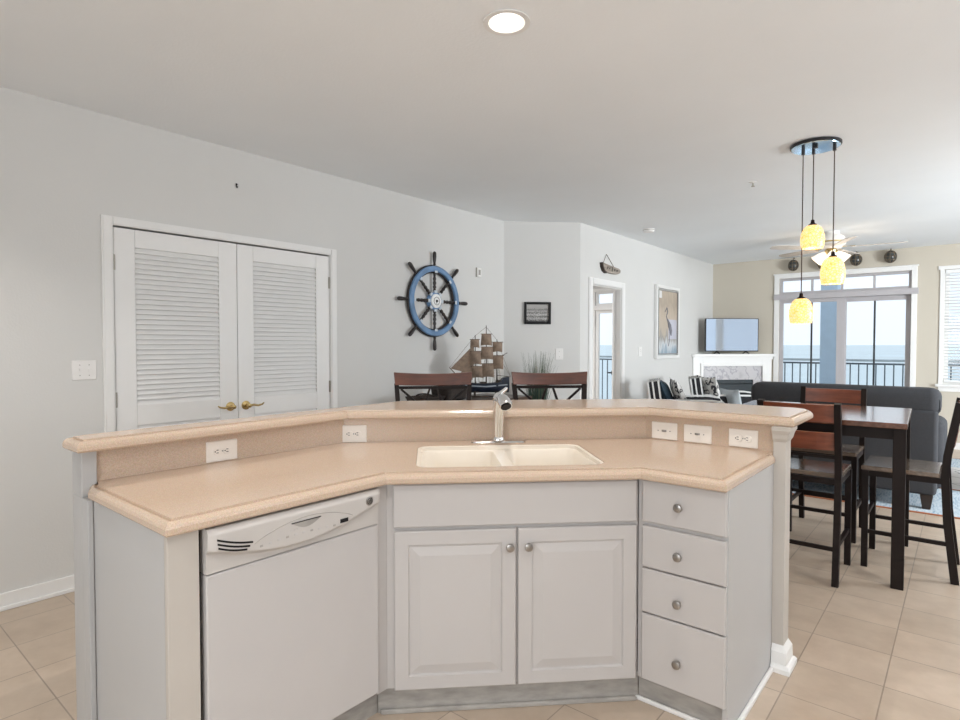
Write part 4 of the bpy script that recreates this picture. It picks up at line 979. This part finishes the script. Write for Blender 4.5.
# ------------------------------------------------------------------ dining table and chairs
tb = thing('dining_table', 'square dark wood counter-height dining table under the pendants', 'table', (-.248, 4.06, 0))
part('table_top', MB().box((-1.27, 4.035, .923), (-.248, 5.055, .955)), M['table_wood'], tb, bevel=.004)
m = MB(); flat = (-1.235, -.285, 4.09, 5.0)
for y in (4.085, 4.985): m.box((-1.21, y, .855), (-.31, y + .02, .9225))
for x in (-1.245, -.295): m.box((x, 4.12, .855), (x + .02, 4.97, .9225))
part('apron', m, M['bronze'], tb)
for x in (-1.237, -.284):
    for y in (4.09, 5.0): part('leg', MB().box((x - .031, y - .031, 0), (x + .031, y + .031, .9225)), M['bronze'], tb, bevel=.003)
tb.rotation_euler = (0, 0, math.radians(2.2))
def make_chair():
    r = thing('dining_chair', 'x', 'chair', (0, 0, 0), 0, 'counter chairs at the dining table')
    for sx in (-.205, .205):
        m = MB().path_bar([(sx, -.005, 0), (sx, .035, .35), (sx, .05, .62), (sx, .04, .75), (sx, -.012, 1.062)], .034, .040, (1, 0, 0)); part('rear_leg', m, M['bronze'], r, local=True)
        m = MB().box((sx - .017, .425, 0), (sx + .017, .459, .612)); part('front_leg', m, M['bronze'], r, local=True)
        m = MB().box((sx - .011, .03, .215), (sx + .011, .43, .237)); part('side_stretcher', m, M['bronze'], r, local=True)
    m = MB().box((-.19, .012, .195), (.19, .032, .217)); part('back_stretcher', m, M['bronze'], r, local=True)
    m = MB().box((-.19, .432, .305), (.19, .452, .327)); part('front_stretcher', m, M['bronze'], r, local=True)
    m = MB().box((-.2, .04, .578), (.2, .06, .612)).box((-.2, .425, .578), (.2, .445, .612)).box((-.215, .06, .578), (-.195, .425, .612)).box((.195, .06, .578), (.215, .425, .612)); part('seat_frame', m, M['bronze'], r, local=True)
    m = MB().box((-.218, .072, .6125), (.218, .465, .640)); part('seat', m, M['seat_wood'], r, local=True, bevel=.006)
    for z0, z1 in ((.948, 1.052), (.782, .888)):
        def yb(z): return .04 - (z - .75) * .1667
        m = MB(); rg = []
        for k in range(9):
            x = -.189 + .378 * k / 8; b = -.018 * (1 - (x / .189) ** 2)
            rg.append([(x, yb(z0) + b - .009, z0), (x, yb(z0) + b + .009, z0), (x, yb(z1) + b + .009, z1), (x, yb(z1) + b - .009, z1)])
        m.rings(rg); part('back_slat', m, M['red_wood'], r, local=True, bevel=.002, label='red stained wooden slat')
    m = MB().box((-.19, .035, .735), (.19, .05, .752)); part('back_rail', m, M['bronze'], r, local=True)
    return r
ch = make_chair()
ch.location = (-.767, 3.885, 0); ch['label'] = 'dark counter chair with red slats nearest the bar, its back to the viewer'
dup(ch, (-.80, 5.275, 0), PI, 'dark counter chair with red slats on the far side of the table, before the sofa')
dup(ch, (-.035, 4.575, 0), PI / 2, 'dark counter chair seen side-on at the right end of the table')

# ------------------------------------------------------------------ bar stools behind the raised bar
def make_stool():
    r = thing('bar_stool', 'x', 'bar stool', (0, 0, 0), 0, 'bar stools behind the raised bar')
    for sx in (-1, 1):
        m = MB().path_bar([(sx * .20, .0, 0), (sx * .195, .03, .5), (sx * .195, .04, .75), (sx * .203, .02, 1.0), (sx * .216, -.015, 1.17)], .026, .028, (1, 0, 0)); part('rear_leg', m, M['bronze'], r, local=True)
        m = MB().path_bar([(sx * .20, .44, 0), (sx * .185, .41, .72)], .026, .026, (1, 0, 0)); part('front_leg', m, M['bronze'], r, local=True)
        m = MB().box((sx * .192 - .01, .03, .26), (sx * .192 + .01, .42, .28)); part('side_stretcher', m, M['bronze'], r, local=True)
    part('footrest', MB().box((-.19, .415, .30), (.19, .435, .322)), M['bronze'], r, local=True)
    part('back_stretcher', MB().box((-.19, .005, .30), (.19, .025, .322)), M['bronze'], r, local=True)
    m = MB(); soft_box(m, (-.215, .02, .72), (.215, .445, .775), .02); part('seat', m, M['stool_wood'], r, local=True, smooth=True)
    rg = []; m = MB()
    for k in range(17):
        x = -.232 + .464 * k / 16; t = x / .232; sag = .010 * (t * t - 1); b = -.03 * (1 - t * t)
        zb0, zt0 = 1.163 + sag * .6, 1.238 + sag * 1.1
        rg.append([(x * .965, -.008 + b, zb0), (x * .965, .014 + b, zb0), (x, -.002 + b, zt0), (x, -.024 + b, zt0)])
    m.rings(rg); part('top_rail', m, M['stool_wood'], r, local=True, bevel=.003)
    def bk(z): return .04 - max(0, z - .75) * .1
    m = MB().box((-.205, bk(1.14) - .022, 1.138), (.205, bk(1.14) - .004, 1.155)); m.box((-.196, bk(.86) - .012, .85), (.196, bk(.86) + .006, .868)); part('back_rails', m, M['bronze'], r, local=True)
    m = MB()
    for s in (-1, 1):
        for cx in (.030, ):
            m.path_bar([(s * .19, bk(1.13) - .012, 1.138), (s * .13, bk(1.09) - .012, 1.085), (s * .075, bk(1.03) - .012, 1.035), (s * .04, bk(1.0) - .012, 1.0), (s * .075, bk(.96) - .01, .965), (s * .13, bk(.91) - .008, .915), (s * .19, bk(.87) - .004, .868)], .018, .012, (0, 1, 0))
            m.path_bar([(s * .022, bk(1.13) - .012, 1.138), (s * .045, bk(1.07) - .012, 1.07), (s * .05, bk(1.0) - .012, 1.0), (s * .045, bk(.93) - .01, .93), (s * .022, bk(.87) - .004, .868)], .018, .012, (0, 1, 0))
    part('curved_braces', m, M['bronze'], r, local=True)
    return r
st = make_stool()
def stool_at(s, d): x, y = P45(s, d); return (x, y, 0)
# facing the cook: local +y points towards the camera side (decreasing depth)
st.location = stool_at(.034, 3.455); st.rotation_euler = (0, 0, PI + PI / 4); st['label'] = 'wood and dark metal bar stool left of the model ship'
dup(st, stool_at(.733, 3.45), PI + PI / 4, 'wood and dark metal bar stool right of the model ship, before the tall grass')

# ------------------------------------------------------------------ console, ship, baskets, grass
cs = thing('console_table', 'dark wood console table along the left wall under the model ship', 'console table', (-3.5, 3.9, 0))
part('table_top', MB().box((-3.72, 3.33, .88), (-3.16, 4.56, .914)), M['console_wood'], cs, bevel=.004)
part('apron', MB().box((-3.69, 3.36, .78), (-3.19, 4.53, .8795)), M['console_wood'], cs)
for x in (-3.66, -3.22):
    for y in (3.39, 4.50): part('leg', MB().box((x - .025, y - .025, 0), (x + .025, y + .025, .7795)), M['console_wood'], cs)
for (y, z1, w, lb) in ((3.475, .965, .135, 'low dark woven basket on the left end of the console'), (3.77, 1.035, .13, 'taller dark woven basket on the console beside the model ship')):
    r = thing('basket', lb, 'basket', (-3.50, y, .9145), 0, 'dark baskets on the console')
    m = MB(); rg = []
    for ins, z in ((.02, .9145), (.0, .93), (-.010, z1 - .01), (-.013, z1), (-.002, z1), (.012, .945), (.03, .925)):
        rg.append([(a, b, z) for a, b in rrect(-3.61 + ins, -3.39 - ins, y - w + ins, y + w - ins, .05)])
    m.rings(rg); part('body', m, M['basket'], r, smooth=True)
    m = MB().tube([(-3.50 + .115 * math.cos(t * PI / 8), y, z1 - .01 + .03 * math.sin(t * PI / 8)) for t in range(9)], .007, 6); part('handle', m, M['basket'], r)
# model ship: u = along the hull (bow at -u, left in the picture)
SH = xf((R2, R2, 0), (R2, -R2, 0), (-3.44, 4.20, .9145))
sh = thing('model_ship', 'three masted model sailing ship with brown sails and blue hull on a stand', 'model ship', (-3.44, 4.20, .9145))
m = MB(SH); rg = []
for k in range(17):
    t = k / 16; u = -.235 + .455 * t
    w = .062 * min(1, (t / .22) ** .6 if t > 0 else .0) * (1 - .35 * max(0, (t - .75) / .25)); w = max(w, .004)
    top = .125 + .022 * (2 * t - .9) ** 2 + (.035 if t > .8 else 0) * min(1, (t - .8) / .05 if t > .8 else 0)
    kz = .04 + .03 * max(0, (.15 - t) / .15)
    rg.append([(u, -w, top), (u, -w * .95, .085), (u, -w * .6, kz + .015), (u, 0, kz), (u, w * .6, kz + .015), (u, w * .95, .085), (u, w, top), (u, w * .8, top - .006), (u, -w * .8, top - .006)])
m.rings(rg); part('hull', m, M['navy'], sh, smooth=True)
m = MB(SH)
for n in (-.066, .066): m.path_bar([(-.19, n * .9, .11), (0, n, .10), (.2, n * .75, .115)], .004, .012, (0, 1, 0))
part('hull_band', m, mat('pale_hull_trim', (.35, .40, .46), .5, vary=.2), sh)
m = MB(SH).box((-.13, -.05, 0), (.13, .05, .012)); 
for u in (-.1, .1): m.box((u - .008, -.035, .012), (u + .008, .035, .075))
part('stand', m, M['ship_wood'], sh)
masts = [(-.095, .575), (.008, .665), (.108, .535)]
m0 = MB(SH)
for u, h in masts: part('mast', MB(SH).tube([(u, 0, .11), (u, 0, h)], [.006, .003], 8), M['ship_wood'], sh)
part('bowsprit', MB(SH).tube([(-.20, 0, .125), (-.265, 0, .20), (-.335, 0, .275)], [.006, .005, .003], 8), M['ship_wood'], sh)
part('spanker_boom', MB(SH).tube([(.108, 0, .20), (.235, 0, .185)], .003, 6).tube([(.108, 0, .36), (.205, 0, .41)], .003, 6), M['ship_wood'], sh)
def sail(u, z0, z1, wb, wt, tilt=0):
    m = MB(SH); n = 8; G = []
    for i in range(n + 1):
        row = []
        for j in range(n + 1):
            q = -1 + 2 * i / n; t = j / n; w = wb + (wt - wb) * t
            row.append((u + q * w / 2 + tilt * q, .012 + .030 * (1 - q * q) * math.sin(PI * min(1, t * .9 + .05)), z0 + (z1 - z0) * t + .008 * (1 - t) * (1 - q * q)))
        G.append(row)
    A = [[m.v(p) for p in r_] for r_ in G]; Bq = [[m.v((p[0], p[1] + .002, p[2])) for p in r_] for r_ in G]
    for i in range(n):
        for j in range(n): m.f([A[i][j], A[i + 1][j], A[i + 1][j + 1], A[i][j + 1]]); m.f([Bq[i][j], Bq[i][j + 1], Bq[i + 1][j + 1], Bq[i + 1][j]])
    for i in range(n):
        m.f([A[i][0], Bq[i][0], Bq[i + 1][0], A[i + 1][0]]); m.f([A[i][n], A[i + 1][n], Bq[i + 1][n], Bq[i][n]]); m.f([A[0][i], A[0][i + 1], Bq[0][i + 1], Bq[0][i]]); m.f([A[n][i], Bq[n][i], Bq[n][i + 1], A[n][i + 1]])
    s_ = part('sail', m, M['sail'], sh, smooth=True)
    part('yard', MB(SH).tube([(u - wt / 2 - .008, .008, z1), (u + wt / 2 + .008, .008, z1)], .0035, 6), M['ship_wood'], s_)
sail(-.100, .455, .535, .088, .078); sail(-.090, .300, .425, .105, .09); sail(-.075, .175, .285, .11, .10)
sail(.008, .475, .585, .108, .088); sail(.014, .345, .465, .125, .105); sail(.022, .180, .310, .115, .11)
sail(.112, .415, .510, .088, .092); sail(.118, .255, .385, .095, .098)
for (a, b, c) in (((-.105, 0, .49), (-.325, 0, .265), (-.115, 0, .21)), ((-.11, .004, .44), (-.25, .004, .19), (-.12, .004, .16))):
    m = MB(SH); V = [m.v(p) for p in (a, b, c)]; W = [m.v((p[0], p[1] + .003, p[2])) for p in (a, b, c)]
    m.f(V); m.f(W[::-1])
    for i in range(3): m.f([V[i], V[(i + 1) % 3], W[(i + 1) % 3], W[i]])
    part('jib_sail', m, M['sail'], sh)
m = MB(SH); V = [(.112, 0, .37), (.20, 0, .41), (.232, 0, .19), (.112, 0, .21)]
m.rings([[(u, 0, z) for u, n, z in V], [(u, .003, z) for u, n, z in V]]) if False else None
m = MB(SH)
for a, b in (((-.335, 0, .275), (-.095, 0, .57)), ((-.335, 0, .275), (-.095, 0, .44)), ((-.335, 0, .275), (-.2, 0, .13)), ((-.095, 0, .57), (.008, 0, .65)), ((.008, 0, .65), (.108, 0, .53)), ((.108, 0, .53), (.235, 0, .19)), ((.108, 0, .40), (.235, 0, .19))):
    m.cyl(a, b, .0012, 5)
for u, h in masts:
    for q in (-.035, 0, .035):
        for n in (-1, 1): m.cyl((u + q, n * .058, .13), (u, 0, h * .72), .0011, 5)
part('rigging', m, M['rope'], sh)
m = MB(SH)
for k in range(12): m.cyl((-.15 + .03 * k, .05, .12), (-.15 + .03 * k, .05, .145), .002, 5)
m.box((.10, -.035, .13), (.16, .035, .155)); m.box((-.05, -.03, .125), (0, .03, .14)); part('deck_fittings', m, M['ship_wood'], sh)
# tall grass in a floor pot
gp = thing('potted_grass', 'tall wispy grass in a dark floor pot before the angled wall', 'plant', (-3.45, 5.07, 0))
GX, GY = -3.45, 5.07
part('pot', MB().lathe([(.002, .0), (.09, 0), (.12, .2), (.13, .55), (.135, .58), (.12, .58), (.11, .53), (.002, .53)], (GX, GY, 0)), M['pot'], gp, smooth=True)
def blades(n, h0, h1, spread, w, mt, nm):
    m = MB()
    for k in range(n):
        a = random.uniform(0, 2 * PI); r0 = random.uniform(0, .07); h = random.uniform(h0, h1); sp2 = random.uniform(.2, 1) * spread
        pts = []
        for j in range(5):
            t = j / 4; pts.append((GX + math.cos(a) * (r0 + sp2 * t ** 1.6), GY + math.sin(a) * (r0 + sp2 * t ** 1.6), .53 + h * t * (1 - .06 * t)))
        m.tube(pts, [w, w, w * .8, w * .6, w * .25], 4)
    o = part(nm, m, mt, gp); o['kind'] = 'stuff'
blades(130, .40, .62, .10, .0045, M['grass_green'], 'green_blades')
blades(110, .62, .86, .17, .0024, M['grass'], 'dry_blades')

# ------------------------------------------------------------------ living room: rug, sofa, armchairs
rg_ = thing('area_rug', 'large blue bordered rug with white scribbled middle under the sofa', 'rug', (-.6, 7.7, 0))
RX0, RX1, RY0, RY1 = -1.72, 1.3, 6.03, 9.2
part('border', MB().box((RX0 + .025, RY0 + .025, 0), (RX1 - .025, RY1 - .025, .008)), M['rug_blue'], rg_)
part('field', MB().box((RX0 + .9, RY0 + 1.17, .008), (RX1 - .5, RY1 - .7, .010)), M['rug_white'], rg_)
m = MB()
for (a, b, c, d, z) in ((RX0, RX1, RY0, RY1, .009),): 
    m.box((a, c, 0), (b, c + .025, z)); m.box((a, d - .025, 0), (b, d, z)); m.box((a, c + .025, 0), (a + .025, d - .025, z)); m.box((b - .025, c + .025, 0), (b, d - .025, z))
m.box((RX0 + .87, RY0 + 1.13, .008), (RX1 - .47, RY0 + 1.17, .011))
part('binding', m, M['rug_edge'], rg_)
so = thing('sofa', 'charcoal two-seat sofa with its back to the dining table', 'sofa', (-.9, 6.6, .009))
m = MB(); soft_box(m, (-1.66, 6.155, .13), (-.175, 6.38, .85), .03); part('back', m, M['sofa'], so, smooth=True)
m = MB(); soft_box(m, (-1.64, 6.36, .13), (-.19, 7.02, .34), .03); part('base', m, M['sofa'], so, smooth=True)
for x0, x1 in ((-1.68, -1.42), (-.395, -.125)):
    m = MB(); soft_box(m, (x0, 6.385, .13), (x1, 7.05, .74), .08); part('arm', m, M['sofa'], so, smooth=True)
for x0, x1 in ((-1.415, -.91), (-.905, -.40)):
    m = MB(); soft_box(m, (x0, 6.60, .342), (x1, 7.06, .48), .05); part('seat_cushion', m, M['sofa'], so, smooth=True)
m = MB(); rgs = []
for k in range(13):
    t = k / 12; 
    pass
m = MB(); soft_box(m, (-1.655, 6.165, .792), (-.155, 6.45, 1.03), .075); part('back_cushion', m, M['sofa'], so, smooth=True)
m = MB()
for y in (6.205, 6.41): m.tube([(-1.60, y, 1.014), (-.24, y, 1.014), (-.19, y, .985), (-.165, y, .93), (-.163, y, .84)], .006, 6)
part('piping', m, M['sofa'], so)
for x in (-1.58, -.24):
    for y in (6.205, 6.98):
        mb = MB(); mb.rings([[(x + i * a, y + j * a, z) for i, j in ((-1, -1), (1, -1), (1, 1), (-1, 1))] for a, z in ((.028, .0095), (.045, .132))]); part('leg', mb, M['leg_wood'], so)
def make_armchair():
    # faces +x, origin on the floor under the middle
    r = thing('armchair', 'x', 'armchair', (0, 0, 0), 0, 'black and white armchairs')
    m = MB(); soft_box(m, (-.30, -.27, .20), (.34, .27, .50), .05); part('seat', m, M['black_cloth'], r, local=True, smooth=True)
    BM = Matrix.Translation((-.30, 0, .42)) @ Matrix.Rotation(math.radians(-9), 4, 'Y')
    m = MB(BM); soft_box(m, (-.06, -.31, 0), (.06, .31, .575), .02); bk = part('back', m, M['stripe'], r, local=True, smooth=True, label='black and white striped back')
    for s in (-1, 1):
        part('side_stripe', MB(BM).box((-.060, s * .314 - .004, .0), (.060, s * .314 + .004, .57)), M['black_cloth'], bk, local=True, label='black side')
        for q in (-.062, -.012, .05): part('side_piping', MB(BM).path_bar([(q, s * .319, .0), (q + .012, s * .319, .2), (q - .004, s * .319, .4), (q, s * .319, .578)], .012, .018, (0, 1, 0)), M['white_cloth'], bk, local=True, label='white edge')
        m = MB(); soft_box(m, (-.32, s * .325 - .035, .18), (.36, s * .325 + .035, .775), .025); a = part('arm', m, M['black_cloth'], r, local=True, smooth=True)
        m = MB().path_bar([(-.30, s * .325, .785), (.22, s * .325, .792), (.33, s * .325, .778), (.372, s * .325, .73), (.375, s * .325, .20)], .05, .018, (0, 1, 0)); part('piping', m, M['white_cloth'], a, local=True, label='white edge')
        for x in (-.28, .31): part('leg', MB().box((x - .02, s * .28 - .02, 0), (x + .02, s * .28 + .02, .20)), M['leg_wood'], r, local=True)
    return r
AR = math.radians(22)
ac = make_armchair(); ac.location = (-2.30, 7.62, 0); ac.rotation_euler = (0, 0, AR); ac['label'] = 'black and white armchair nearest the fireplace, with two cushions'
dup(ac, (-2.43, 6.66, 0), AR, 'black and white armchair nearest the bedroom doorway, with dark blue cushion')
dup(ac, (.44, 7.35, .012), PI, 'black and white armchair beyond the sofa at the right edge')
def pillow(lb, x, y, z, rz, tilt, w, mt, t=.13):
    Mx = Matrix.Translation((x, y, z)) @ Matrix.Rotation(math.radians(rz), 4, 'Z') @ Matrix.Rotation(math.radians(tilt), 4, 'X')
    m = MB(); cushion(m, Mx, w, w, t)
    o = part('throw_pillow', m, mt, None, smooth=True); return tag(o, lb, 'pillow', 'throw pillows on the armchairs')
pillow('leaf patterned throw pillow against the back of the armchair by the fireplace', -2.40, 7.43, .53, -45, 14, .50, M['pattern_cloth'])
pillow('pale grey throw pillow leaning in front of the patterned pillow', -2.16, 7.38, .52, -35, 12, .36, M['grey_cloth'])
pillow('dark blue throw pillow on the armchair by the bedroom doorway', -2.575, 6.58, .56, -68, 20, .46, M['navy_cloth'], .13)
pillow('black and white printed throw pillow on the armchair by the bedroom doorway', -2.43, 6.64, .55, -62, 22, .50, M['pattern_cloth'], .11)
